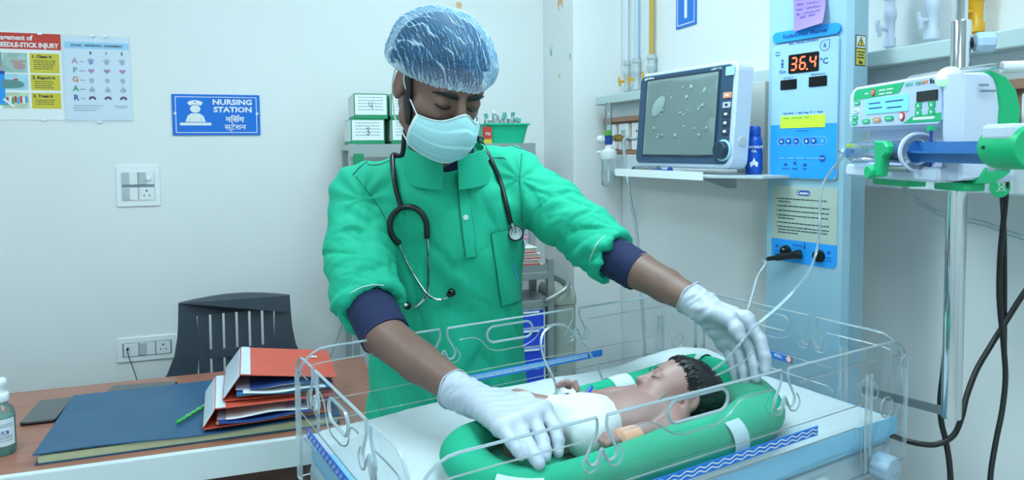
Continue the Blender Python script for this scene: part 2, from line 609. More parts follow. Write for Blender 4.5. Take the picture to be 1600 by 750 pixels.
# ---------------------------------------------------------------- room shell
YB, XA, YP, XB = 2.80, 1.098, 2.485, 1.305
XLW, YF, ZC = -2.2, -1.5, 2.75
struct('floor', G().box(((XLW + XB) / 2, (YF + YB) / 2, -.05), (XB - XLW + .3, YB - YF + .3, .1)), 'floor_tile')
struct('ceiling', G().box(((XLW + XB) / 2, (YF + YB) / 2, ZC + .05), (XB - XLW + .3, YB - YF + .3, .1)), 'ceiling_paint')
struct('wall_back', G().box(((XLW + XB) / 2, YB + .06, ZC / 2), (XB - XLW + .3, .12, ZC)), 'wall_paint')
struct('wall_right', G().box((XB + .06, (YF + YB) / 2, ZC / 2), (.12, YB - YF, ZC)), 'wall_paint')
struct('wall_left', G().box((XLW - .06, (YF + YB) / 2, ZC / 2), (.12, YB - YF, ZC)), 'wall_paint')
struct('wall_front', G().box(((XLW + XB) / 2, YF - .06, ZC / 2), (XB - XLW, .12, ZC)), 'wall_paint')
struct('wall_pillar', G().box(((XA + XB) / 2, (YP + YB) / 2, ZC / 2), (XB - XA, YB - YP, ZC), bev=.004), 'wall_paint')

def wall_fr(x, z, Y=YB): return Fr((x, Y, z), (1, 0, 0), (0, 0, 1), (0, -1, 0))
def side_fr(y, z, X=XB): return Fr((X, y, z), (0, -1, 0), (0, 0, 1), (-1, 0, 0))

# ---------------------------------------------------------------- nursing station sign
def build_nursing_sign():
    x0, x1, z0, z1 = -.334, -.037, 1.5085, 1.656
    W, H = x1 - x0, z1 - z0
    fr = wall_fr((x0 + x1) / 2, (z0 + z1) / 2)
    t = thing('wall_sign', 'blue nursing station sign with white nurse pictogram and two scripts', 'sign', (fr.o.x, YB, z0))
    obj('plate', G().rbox((0, 0, .0025), (W, H, .005), .002, fr), 'sign_blue', t)
    f = fr.at(0, 0, .005)
    g = G()
    bw = .0022
    a, b = W / 2 - .012, H / 2 - .0095
    for c, s in (((0, b, 0), (2 * a, bw, .0008)), ((0, -b, 0), (2 * a, bw, .0008)), ((a, 0, 0), (bw, 2 * b, .0008)), ((-a, 0, 0), (bw, 2 * b, .0008))):
        g.box(c, s, f)
    obj('border', g, 'white_matte', t)
    g = G()
    cx = -W / 2 + .077
    g.prism([circle(.0175, 20, cx, .021, .014)], .0008, f)
    g.prism([[(cx - .026, .043), (cx - .017, .050), (cx, .053), (cx + .017, .050), (cx + .026, .043), (cx + .019, .0335), (cx, .037), (cx - .019, .0335)]], .0008, f)
    g.prism([[(cx - .034, -.026), (cx - .026, -.004), (cx - .014, .005), (cx + .014, .005), (cx + .026, -.004), (cx + .034, -.026)]], .0008, f)
    g.box((cx, -.0335, .0004), (.104, .010, .0008), f)
    obj('nurse_pictogram', g, 'white_matte', t)
    g = G()
    g.box((cx, .0455, .001), (.008, .0022, .0006), f); g.box((cx, .0455, .001), (.0022, .007, .0006), f)
    g.tube([f(cx - .021, -.025, .001), f(cx - .016, -.012, .001)], .0007, 4, spline=False)
    g.tube([f(cx + .021, -.025, .001), f(cx + .016, -.012, .001)], .0007, 4, spline=False)
    obj('pictogram_lines', g, 'sign_blue', t)
    g = G()
    text(g, 'NURSING', .0265, f.at(.0545, .0375), bold=.0009, sx=1.19)
    text(g, 'STATION', .0265, f.at(.0555, .0105), bold=.0009, sx=1.19)
    text(g, 'न\u093fस\u0902ग', .027, f.at(.061, -.0255), bold=.0008, sx=1.12)
    g.tube([f(.069, -.004, .0006), f(.0725, -.0005, .0006), f(.077, -.003, .0006), f(.0735, -.0055, .0006)], .0011, 5)
    text(g, 'स\u094dट\u0947शन', .027, f.at(.062, -.0535), bold=.0003, sx=1.12)
    obj('lettering', g, 'white_matte', t)
    for sx_ in (-1, 1):
        g = G().lathe([(0, .003), (.004, .0022), (.005, 0)], f(sx_ * (a + .002), .005, .0), f.z, 12)
        obj('screw', g, 'white_plastic', t)
build_nursing_sign()

# ---------------------------------------------------------------- posters
def pin(parent, fr, x, y):
    g = G().rbox((x, y, .003), (.013, .008, .006), .003, fr)
    obj('clip', g, 'white_plastic', parent)

def build_needle_poster():
    x0, x1, z0, z1 = -.886, -.671, 1.561, 1.8525
    W, H = x1 - x0, z1 - z0
    fr = wall_fr((x0 + x1) / 2, (z0 + z1) / 2)
    t = thing('poster', 'needle-stick injury poster with red header and three yellow boxes', 'poster', (fr.o.x, YB, z0))
    obj('sheet', G().box((0, 0, .001), (W, H, .002), fr), 'paper', t)
    f = fr.at(0, 0, .002)
    hd = .054
    obj('header', G().box((0, H / 2 - hd / 2, .0002), (W, hd, .0004), f), 'red_print', t)
    g = G()
    text(g, 'Management of', .0235, f.at(W / 2 - .083, H / 2 - .0235, .0004), sx=.86, bold=.0007, align='RIGHT')
    text(g, 'NEEDLE-STICK INJURY', .0215, f.at(W / 2 - .008, H / 2 - .047, .0004), sx=.84, bold=.0008, align='RIGHT')
    obj('header_lettering', g, 'white_matte', t)
    rnd = random.Random(3)
    rows = [('1. Clean it', .079, .066, 5), ('2. Report it', .008, .053, 4), ('3. Treat it', -.054, .053, 3)]
    ink = G()
    for i, (s, y, h, n) in enumerate(rows):
        yc = y - h / 2 + .0
        obj('text_box', G().box((W / 2 - .050, yc, .0002), (.086, h, .0004), f), 'yellow_print', t)
        text(ink, s, .0135, f.at(W / 2 - .088, yc + h / 2 - .015, .0004), bold=.0005, align='LEFT', sx=1.05)
        for q in range(n):
            strips(ink, f.at(0, 0, .0004), wordrow(W / 2 - .082, W / 2 - rnd.uniform(.014, .03), yc + h / 2 - .024 - q * .0068, rnd), h=.0022)
    tag(obj('print', ink, 'ink', t), kind='stuff')
    # three photo panels
    P = f.at(-.0415 + .015, 0)
    ys = [.079 - .033, .008 - .0265, -.054 - .0265]
    hs = [.066, .053, .053]
    cols = ['a9c6c0', 'a7d6e4', 'c4d7b8']
    for i in range(3):
        mat('photo_%d' % i, cols[i], 0.5, var=.25, vscale=25)
        obj('photo', G().box((-.005, ys[i], .0002), (.076, hs[i], .0004), P), 'photo_%d' % i, t)
    g = G()
    mat('hand_print', 'b99a97', .6); mat('finger_print', '5f8f90', .5)
    q = P.at(.008, ys[0] - .006, .0004)
    for k in range(5):
        a = math.radians(150 - k * 26)
        g.tube([q(0, -.005, .0003), q(.02 * math.cos(a), .012 * math.sin(a) + .002, .0003), q(.031 * math.cos(a), .017 * math.sin(a), .0003)], .0032, 5, flat=.15, nrm=f.z)
    g.prism([circle(.018, 14, .002, -.006, .010)], .0004, q)
    obj('washing_hands_print', g, 'hand_print', t)
    q = P.at(-.006, ys[1] - .004, .0004)
    g = G().prism([[(-.037, .012), (.0, .011), (.02, .006), (.028, -.003), (.024, -.012), (.008, -.016), (-.037, -.018)]], .0004, q)
    obj('finger_print', g, 'finger_print', t)
    g = G().prism([circle(.007, 10, .004, .012, .0035)], .0006, q)
    obj('blood_drop_print', g, 'red_print', t)
    q = P.at(-.005, ys[2], .0004)
    for k, c in enumerate(['red_print', 'white_matte', 'green_print', 'red_print', 'sky_blue', 'red_print', 'white_matte', 'sky_blue']):
        obj('pill_print', G().rbox((-.024 + k * .0078, .0 + (k % 2) * .004, .0003), (.006, .022, .0006), .002, q), c, t)
    obj('tube_print', G().box((0, 0, .0006), (.04, .007, .0006), Fr(q(-.02, -.008), q.x * .75 - q.y * .66, q.x * .66 + q.y * .75, q.z)), 'white_plastic', t)
    # big syringe down the left
    cx = -W / 2 + .038
    s = f.at(cx, 0, .0002)
    obj('needle_print', G().box((0, .055, .0002), (.0018, .05, .0004), s), 'ink', t)
    obj('hub_print', G().prism([[(-.003, .018), (.003, .018), (.0012, .034), (-.0012, .034)]], .0004, s), 'pink_print', t)
    obj('syringe_collar_print', G().box((0, .0125, .0002), (.020, .011, .0004), s), 'ink_blue', t)
    obj('syringe_barrel_print', G().box((0, -.042, .0002), (.018, .098, .0004), s), 'sky_blue', t)
    obj('syringe_flange_print', G().box((0, -.094, .0003), (.032, .006, .0004), s), 'teal_print', t)
    for y in (.1445, -.1445): pin(t, f, .048, y)
build_needle_poster()

def build_apgar_poster():
    x0, x1, z0, z1 = -.663, -.463, 1.561, 1.848
    W, H = x1 - x0, z1 - z0
    fr = wall_fr((x0 + x1) / 2, (z0 + z1) / 2)
    t = thing('poster', 'pale laminated newborn assessment chart with coloured letters down its left side', 'poster', (fr.o.x, YB, z0))
    mat('chart_paper', 'e6eef9', .35); mat('chart_band', 'a9d8f4', .4)
    obj('sheet', G().box((0, 0, .001), (W, H, .002), fr), 'chart_paper', t)
    f = fr.at(0, 0, .002)
    obj('header', G().box((0, H / 2 - .03, .0002), (W - .004, .022, .0004), f), 'chart_band', t)
    g = G()
    text(g, 'APGAR - NEWBORN  ASSESSMENT', .0095, f.at(0, H / 2 - .0335, .0004), sx=.98, bold=.0003, space=1.12)
    for k, s in enumerate('012'):
        text(g, s, .0135, f.at(-.02 + k * .048, H / 2 - .06, .0004), bold=.0006)
    obj('header_lettering', g, 'ink', t)
    for k, (s, m) in enumerate(zip('APGAR', ['pink_print', 'teal_print', 'orange_plastic', 'green_print', 'ink_blue'])):
        y = H / 2 - .092 - k * .0315
        obj('letter', text(G(), s, .026, f.at(-.069, y, .0004), bold=.0006), m, t)
    g = G()
    for k in range(5):
        y = H / 2 - .086 - k * .0315
        g.box((-.0475, y, .0006), (.013 + .004 * (k % 2), .0022, .0004), f)
    rnd = random.Random(5)
    for q in range(3):
        strips(g, f.at(0, 0, .0004), wordrow(-.078, .012 - q * .012, -H / 2 + .05 - q * .008, rnd), h=.0018)
    strips(g, f.at(0, 0, .0004), wordrow(.045, .086, -H / 2 + .05, rnd) + wordrow(.052, .086, -H / 2 + .044, rnd), h=.0018)
    tag(obj('print', g, 'ink_grey', t), kind='stuff')
    mat('icon_blue', '8fa4d4', .6); mat('icon_grey', 'b5bcc8', .6)
    for c in range(3):
        for r in range(5):
            q = f.at(-.02 + c * .048, H / 2 - .086 - r * .0315, .0004)
            g = G()
            if r == 0:
                g.prism([circle(.0065, 10, 0, -.003)], .0004, q)
                for k in range(5):
                    a = math.radians(155 - k * 32)
                    g.box((.009 * math.cos(a), .009 * math.sin(a), .0002), (.003, .003, .0004), q)
                    g.tube([q(.004 * math.cos(a), .004 * math.sin(a), .0003), q(.012 * math.cos(a), .012 * math.sin(a), .0003)], .0016, 4, spline=False, flat=.2, nrm=f.z)
                m = ('icon_blue', 'icon_grey', 'icon_grey')[c]
            elif r == 1:
                g.prism([[(0, -.009), (.008, -.001), (.0105, .004), (.006, .008), (0, .0045), (-.006, .008), (-.0105, .004), (-.008, -.001)]], .0004, q); m = 'pink_print'
            elif r == 2:
                g.prism([circle(.0075, 14)], .0004, q); g.box((.0, -.0095, .0002), (.012, .0016, .0004), q); m = 'icon_grey'
            elif r == 3:
                g.prism([[(-.007, -.009), (-.009, .0), (-.004, .002), (-.004, .009), (.003, .009), (.004, .001), (.009, .004), (.008, -.009)]], .0004, q); m = 'icon_grey'
            else:
                for k in range(6):
                    a = math.radians(k * 36)
                    g.prism([circle(.0042, 8, .0075 * math.cos(a), .006 * math.sin(a) - .001)], .0004, q)
                m = 'pink_print'
            obj('icon', g, m, t)
    obj('sleeve', G().box((0, -.002, .0035), (W + .012, H + .012, .0008), fr), 'clear_sleeve', t)
    for x, y in ((-.01, .147), (.03, .147), (.0, -.149)): pin(t, f.at(0, 0, .002), x, y)
clear_mat('clear_sleeve', 'fcfeff', .25, diffw=.02)
build_apgar_poster()

# ---------------------------------------------------------------- switch plates
def module_switch(parent, fr, x, y, w_, h_):
    o = obj('switch', G().rbox((x, y, .0075), (w_, h_, .003), .0015, fr), 'white_matte', parent)
    g = G().box((x - w_ / 4, y, .0098), (w_ / 2 - .002, h_ - .003, .0022), Fr(fr.o, fr.x, fr.y, fr.z), bev=.0006)
    obj('rocker', g, 'lightgrey', o)
def module_socket(parent, fr, x, y, w_, h_):
    o = obj('socket', G().rbox((x, y, .0075), (w_, h_, .003), .0015, fr), 'white_matte', parent)
    g = G()
    for dx, dy, r in ((0, .010, .0032), (-.0085, -.007, .0024), (.0085, -.007, .0024)):
        g.lathe([(r, 0), (r, .0006), (0, .0006)], fr(x + dx, y + dy, .009), fr.z, 10)
    obj('pin_hole', g, 'dark', o)
def build_switch_plate():
    fr = wall_fr(-.4515, 1.329)
    t = thing('switch_plate', 'square white switch plate with three switches and a socket', 'switch plate', (fr.o.x, YB, 1.255))
    obj('plate', G().rbox((0, 0, .003), (.140, .146, .006), .006, fr, edge=.0015), 'white_plastic', t)
    obj('inner_frame', G().rbox((0, 0, .0064), (.1045, .0985, .0016), .003, fr), 'ink_grey', t)
    for i, x in enumerate((-.0265, .0265)):
        for j, y in enumerate((.0275, -.0275)):
            if i == 1 and j == 1: module_socket(t, fr, x, y, .050, .045)
            else: module_switch(t, fr, x, y, .050, .045)
    k = G().lathe([(0, .012), (.006, .011), (.0075, 0)], fr(.035, .026, .009), fr.z, 14)
    obj('regulator_knob', k, 'white_plastic', t)
build_switch_plate()
def build_socket_plate():
    fr = wall_fr(-.444, .742)
    t = thing('socket_plate', 'long white socket plate on the wall behind the chair', 'switch plate', (fr.o.x, YB, .69))
    obj('plate', G().rbox((0, 0, .003), (.198, .088, .006), .006, fr, edge=.0015), 'white_plastic', t)
    obj('inner_frame', G().rbox((0, 0, .0064), (.160, .050, .0016), .003, fr), 'ink_grey', t)
    module_socket(t, fr, .052, 0, .046, .046)
    module_switch(t, fr, .0, 0, .050, .046)
    o = obj('blank_module', G().rbox((-.052, 0, .0075), (.046, .046, .003), .0015, fr), 'white_matte', t)
    j = G().cyl(fr(-.062, .006, .008), fr(-.062, .006, .022), .0045, .0035, 10)
    obj('cable_plug', j, 'dark', o)
    p0 = fr(-.062, .005, .02)
    solo('wall_cable', G().tube([p0, p0 + Vector((.004, -.004, -.025)), p0 + Vector((.022, -.01, -.085)), p0 + Vector((.035, -.01, -.16)), p0 + Vector((.04, -.005, -.35))], .0016, 6), 'ink',
         'thin dark cable hanging from the socket plate down behind the desk', 'cable')
build_socket_plate()

# wall stickers near the corner
def stickers():
    rnd = random.Random(2)
    f = wall_fr(atY(717, 8, YB).x, atY(717, 8, YB).z)
    mat('sticker_orange', 'e6b787', .6); mat('sticker_green', '8fc9a0', .6); mat('sticker_teal', '6dbdae', .6)
    g = G()
    g.prism([circle(.008, 12)], .0006, f)
    for k in range(6):
        a = k * math.pi / 3
        g.prism([circle(.0045, 8, .011 * math.cos(a), .011 * math.sin(a))], .0006, f)
    solo('wall_sticker', g, 'sticker_orange', 'small orange flower sticker on the wall above the surgical cap', 'sticker')
    def on(px, py): p = atX(px, py, XA); return Fr((XA, p.y, p.z), (0, -1, 0), (0, 0, 1), (-1, 0, 0))
    f = on(876, 4)
    g = G().prism([[(-.03, .03), (-.028, -.01), (-.026, -.03), (-.018, -.03), (-.015, -.008), (.008, -.008), (.012, -.026), (.02, -.026), (.022, .0), (.026, .06), (-.02, .06)]], .0006, f)
    solo('wall_sticker', g, 'sticker_orange', 'orange animal sticker at the top of the pillar', 'sticker')
    f = on(861, 80)
    g = G()
    for a in (-.35, 0, .3): g.prism([[(-.004, -.02), (.004, -.02), (a * .06, .028)]], .0006, f)
    solo('wall_sticker', g, 'sticker_green', 'green grass tuft sticker on the pillar', 'sticker')
    f = on(891, 88)
    solo('wall_sticker', G().prism([circle(.006, 8, 0, 0, .014)], .0006, f), 'sticker_teal', 'small teal leaf sticker at the pillar edge', 'sticker')
    f = on(874, 119)
    solo('wall_sticker', G().prism([circle(.006, 8, 0, 0, .011)], .0006, f), 'sticker_orange', 'small orange leaf sticker low on the pillar', 'sticker')
stickers()

# ---------------------------------------------------------------- desk
DZ = .76
mat('desk_wood', 'ad7460', 0.30, color2='9c6350', vscale=6, stretch=(1.2, 9, 9))
mat('desk_dark', '4a2118', 0.45, var=.2, vscale=8, stretch=(1, 6, 6))
mat('desk_edge', 'dfe7ec', 0.35)
def build_desk():
    t = thing('desk', 'reddish-brown wooden desk with a white front edge', 'desk', (-.45, 2.05, 0))
    x0, x1 = -1.25, .27
    xc, L = (x0 + x1) / 2, x1 - x0
    obj('desk_top', G().box((xc, 2.05, DZ - .0125), (L, .60, .025)), 'desk_wood', t)
    obj('front_edge', G().box((xc, 1.741, DZ - .035), (L, .018, .070), bev=.002), 'desk_edge', t)
    obj('front_panel', G().box((xc, 1.80, .39), (L - .04, .02, .58)), 'desk_dark', t)
    for x in (x0 + .02, x1 - .02):
        obj('side_panel', G().box((x, 2.05, .3665), (.025, .56, .733)), 'desk_dark', t)
build_desk()

# sanitizer bottle
def build_sanitizer():
    c = atZ(6, 708, DZ)
    t = thing('sanitizer_bottle', 'clear spray bottle of teal hand sanitizer at the desk corner', 'bottle', c)
    mat('teal_liquid', '6fd6cc', .12, alpha=.5)
    clear_mat('clear_pet', 'e8f6f8', .8, diffw=.06)
    R = .0255
    obj('body', G().lathe([(0, 0), (R - .003, 0), (R, .004), (R, .095), (R - .004, .108), (.012, .118), (.011, .124)], c, n=28), 'clear_pet', t)
    obj('liquid', G().lathe([(0, .002), (R - .004, .002), (R - .0015, .005), (R - .0015, .088), (0, .088)], c, n=28), 'teal_liquid', t)
    a0, a1 = math.radians(200), math.radians(345)
    lab = G().grid(lambda a, b: c + Vector(((R + .0006) * math.cos(a0 + (a1 - a0) * a), (R + .0006) * math.sin(a0 + (a1 - a0) * a), .024 + .062 * b)), 18, 1)
    l = obj('label', lab, 'chart_paper', t)
    def lf(deg, z):
        a = math.radians(deg)
        return Fr(c + Vector(((R + .001) * math.cos(a), (R + .001) * math.sin(a), z)), (-math.sin(a), math.cos(a), 0), (0, 0, 1))
    for d in (272, 288, 304):
        obj('label_band', G().box((0, 0, 0), (.0076, .008, .0006), lf(d, .055)), 'ink_blue', l)
    g = text(G(), 'SUR', .008, lf(290, .0525).at(0, 0, .0004), bold=.0003)
    obj('label_lettering', g, 'white_matte', l)
    g = G()
    for d in range(262, 330, 6):
        for z in (.074, .069, .046, .042, .036): g.box((0, 0, 0), (.0022, .0014, .0004), lf(d, z))
    obj('label_print', g, 'ink_grey', l)
    obj('collar', G().lathe([(.0145, .122), (.016, .124), (.016, .140), (.0145, .142), (0, .142)], c, n=24), 'white_plastic', t)
    obj('spray_head', G().lathe([(.011, .142), (.011, .158), (.0125, .160), (.0125, .172), (.010, .175), (0, .175)], c, n=24), 'white_plastic', t)
build_sanitizer()

def slab(px, z, lift=0.0):
    return [atZ(x, y, z) for x, y in px]
def phone(px, z, name, label):
    c = slab(px, z)
    o = sum(c, Vector()) / 4
    ex = ((c[1] - c[0]) + (c[2] - c[3])).normalized()
    ey = ((c[3] - c[0]) + (c[2] - c[1]))
    fr = Fr((o.x, o.y, z - .009), ex, ey)
    wx = ((c[1] - c[0]).length + (c[2] - c[3]).length) / 2
    wy = abs((((c[3] - c[0]) + (c[2] - c[1])) / 2).dot(fr.y))
    t = thing(name, label, 'phone', fr.o)
    obj('body', G().rbox((0, 0, .0045), (wx, wy, .008), .012, fr, edge=.0015), 'black_rubber', t)
    obj('screen', G().rbox((0, 0, .0088), (wx - .005, wy - .006, .0006), .010, fr), 'phone_glass', t)
mat('phone_glass', '2c3436', .12, coat=.5)
phone([(33, 662), (97, 653), (107, 621), (58, 625)], DZ + .009, 'smartphone', 'black smartphone lying on the bare wood beside the sanitizer')
phone([(167, 613), (273, 605), (275, 595), (174, 602)], DZ + .009, 'smartphone', 'black phone half hidden behind the blue register')

# register book
def build_register():
    mat('register_cover', '1f5276', .42, color2='2a5d80', vscale=9, bump=.2, bscale=30)
    mat('register_pages', 'd6d9b0', .7, stretch=(1, 1, 60), var=.06, vscale=5)
    fr = Fr((-.515, 1.775, DZ), (1, .018, 0), (0, 1, 0))
    t = thing('register_book', 'large blue hardcover register with cream page edges', 'book', fr(.35, 0, 0))
    L, D = .66, .412
    sh = lambda pts: [(x, y) for x, y in pts]
    obj('back_cover', G().prism([[(0, 0), (L, 0), (L - .01, D), (-.01, D)]], .003, fr), 'register_cover', t)
    obj('pages', G().prism([[(.006, .004), (L - .006, .004), (L - .016, D - .006), (-.004, D - .006)]], .017, fr.at(0, 0, .003)), 'register_pages', t)
    cov = G().grid(lambda a, b: fr(-.002 + (L + .002) * a - .01 * b, -.004 + (D + .004) * b, .0235 + .003 * math.sin(a * 9) * (1 - b) ** 3 + (.004 * (1 - a) ** 2 * (1 - b) ** 4)), 24, 8, thick=.003)
    obj('front_cover', cov, 'register_cover', t)
build_register()

def build_pen():
    z = DZ + .0305
    a, b = atZ(277, 660, z), atZ(330, 628, z)
    d = (b - a).normalized()
    t = thing('pen', 'green and white ballpoint pen lying on the blue register', 'pen', a)
    mat('pen_green', '35b04a', .3)
    obj('barrel', G().lathe([(0, 0), (.003, .001), (.0042, .004), (.0042, .132), (.0035, .136), (.0012, .146), (0, .147)], a, d, 12), 'pen_green', t)
    g = G()
    for k in range(5):
        p0 = a + d * (.02 + k * .022)
        s = [p0 + d * (q * .004) + (d.orthogonal().normalized() * math.cos(q * .9) + d.cross(d.orthogonal().normalized()) * math.sin(q * .9)) * .0043 for q in range(7)]
        g.tube(s, .0008, 4, spline=False)
    obj('stripe', g, 'white_plastic', t)
    obj('end_plug', G().lathe([(0, -.003), (.0036, -.002), (.0044, .001), (.0044, .004)], a, d, 12), 'pen_green', t)
build_pen()

# ring binders
mat('binder_red', 'dc5a44', .5, var=.05, vscale=20, bump=.1, bscale=80)
mat('binder_red_in', 'b93a26', .55)
mat('binder_label', 'd7e6f2', .2)
mat('flyer_blue', '2f7fb6', .4); mat('flyer_navy', '24488c', .45)
def binder(name, label, fr, W, D, h, hR, sl, sheets):
    """cross-section in local x (width) and z: slanted spine at x=0, covers running to the right"""
    t = thing(name, label, 'binder', fr(W / 2, D / 2, 0))
    th = .0028
    obj('bottom_cover', G().prism([[(0, 0), (W, 0), (W, D), (0, D)]], th, fr), 'binder_red', t)
    def plate(nm, x0, z0, x1, z1, m, th_=th, y0=0, y1=D):
        d = Vector((x1 - x0, 0, z1 - z0)); L = d.length; d.normalize()
        f = Fr(fr(x0, y0, z0), fr.x * d.x + fr.z * d.z, fr.y)
        return obj(nm, G().box((L / 2, (y1 - y0) / 2, th_ / 2), (L, y1 - y0, th_), f, bev=.0008, seg=1), m, t)
    sp = plate('spine', 0, .003, sl, h, 'binder_red')
    plate('spine_label', sl * .06, .005 + h * .06, sl * .95, h * .96, 'binder_label', .0007 + th)
    tc = plate('top_cover', sl, h - .001, W, hR, 'binder_red')
    plate('cover_label', sl - .001, h + .0022, sl + .022, h + .0022 + (hR - h) * .09, 'binder_label', .0009)
    rnd = random.Random(int(W * 1e4))
    g = G()
    g2 = []
    for i, (x0, x1, z, m, hh) in enumerate(sheets):
        tilt = rnd.uniform(-.02, .02)
        nm = {'paper': 'paper_stack', 'paper_lilac': 'paper_sheet'}.get(m, 'flyer')
        gg = G().grid(lambda a, b: fr(x0 + (x1 - x0) * a, .004 - .012 * (i % 3) + (D - .03) * b, z + hh + .003 * math.sin(a * 7 + i) * (1 - b) + tilt * .15 * a), 10, 3, thick=hh)
        obj(nm, gg, m, t)
    return t
F1 = Fr(atZ(318, 672, DZ + .030), (1, .06, 0), (-.06, 1, 0))
binder('ring_binder', 'orange-red ring binder lying flat at the bottom of the pile on the register', F1, .30, .26, .046, .040, .028,
       [(.03, .20, .006, 'paper', .002), (.028, .26, .010, 'orange_plastic', .0015), (.034, .25, .013, 'flyer_navy', .002), (.03, .27, .018, 'paper_lilac', .0015), (.05, .24, .022, 'paper', .001)])
F2 = Fr(F1(.045, .03, .052), (1, .03, -.03), (-.10, 1, .02))
b2 = binder('ring_binder', 'orange-red ring binder with bulging papers on top of the pile', F2, .27, .24, .062, .034, .040,
       [(.035, .25, .005, 'orange_plastic', .0015), (.03, .26, .010, 'flyer_blue', .007), (.045, .24, .020, 'paper', .001), (.028, .22, .024, 'paper_lilac', .003), (.06, .23, .030, 'flyer_navy', .002)])
tg = Fr(F2(.225, .165, .0435), (1, .03, -.12), (-.1, 1, 0))
obj('sticky_label', G().box((0, 0, .0005), (.018, .014, .001), tg), 'paper', b2)

# plastic chair behind the desk
def build_chair():
    mat('chair_plastic', '39434f', .42, var=.06, vscale=30, bump=.08, bscale=200)
    t = thing('plastic_chair', 'dark grey plastic armchair with slatted back behind the desk', 'chair', (-.125, 2.50, 0))
    Y0 = 2.50
    cx = -.128
    def P(x, z, dy=0.0):                       # the back bends round the sitter and leans away
        return Vector((cx + x, Y0 + .10 * (z - .70) - 1.1 * (x * x) + dy, z))
    def bent(poly_loops, th=.018, dy=0.0):
        g = G().prism(poly_loops, th, Fr((0, 0, 0), (1, 0, 0), (0, 1, 0)))
        g.v = [tuple(P(v[0], v[1], dy + v[2])) for v in g.v]
        return g
    def strip(f, n=14): return [f(i / n) for i in range(n + 1)]
    top = [(-.173 + .346 * i / 16, .957 + .012 * math.sin(math.pi * i / 16)) for i in range(17)]
    obj('top_rail', bent([top[::-1] + [(-.175, .90), (-.124, .895), (-.12, .908)] + [(-.12 + .24 * i / 8, .908) for i in range(1, 9)] + [(.124, .895), (.175, .90)]]), 'chair_plastic', t)
    for s in (-1, 1):
        out = [(.175, .90), (.178, .85), (.188, .79), (.212, .73), (.245, .70), (.262, .66)]
        inn = [(.15, .62), (.125, .70), (.118, .80), (.122, .897)]
        obj('side_post', bent([[(s * x, z) for x, z in out + inn]], .024, .001), 'chair_plastic', t)
    n = 6
    for i in range(n):
        x = -.102 + i * .0408
        obj('slat', bent([[(x - .0165, .62), (x + .0165, .62), (x + .0165, .91), (x - .0165, .91)]], .014, .002), 'chair_plastic', t)
    obj('cross_bar', bent([[(-.122, .762), (.122, .762), (.122, .790), (-.122, .790)]], .012, .012), 'chair_plastic', t)
    obj('bottom_rail', bent([[(-.15, .60), (.15, .60), (.15, .64), (-.15, .64)]], .02, .001), 'chair_plastic', t)
    b = P(-.002, .934, -.001)
    mat('badge_peach', 'd99a76', .4)
    bo = obj('badge', G().lathe([(0, .003), (.0125, .003), (.0135, 0)], b, (0, -1, 0), 20), 'white_plastic', t)
    obj('badge_centre', G().lathe([(0, .004), (.0085, .0036), (.0085, 0)], b, (0, -1, 0), 20), 'badge_peach', bo)
    obj('seat', G().rbox((cx, 2.29, .425), (.44, .42, .03), .06, edge=.006), 'chair_plastic', t)
    for sx_ in (-1, 1):
        obj('armrest', G().tube([P(sx_ * .245, .69), Vector((cx + sx_ * .255, 2.38, .66)), Vector((cx + sx_ * .25, 2.18, .64)), Vector((cx + sx_ * .225, 2.12, .55)), Vector((cx + sx_ * .215, 2.11, .42))], [.02, .026, .026, .022, .02], 8, flat=.6, nrm=(0, 0, 1)), 'chair_plastic', t)
        obj('leg', G().box((cx + sx_ * .205, 2.12, .21), (.045, .045, .42), bev=.008), 'chair_plastic', t)
        obj('leg', G().tube([P(sx_ * .15, .64), Vector((cx + sx_ * .19, 2.47, .42)), Vector((cx + sx_ * .215, 2.52, 0.01))], .024, 8), 'chair_plastic', t)
build_chair()

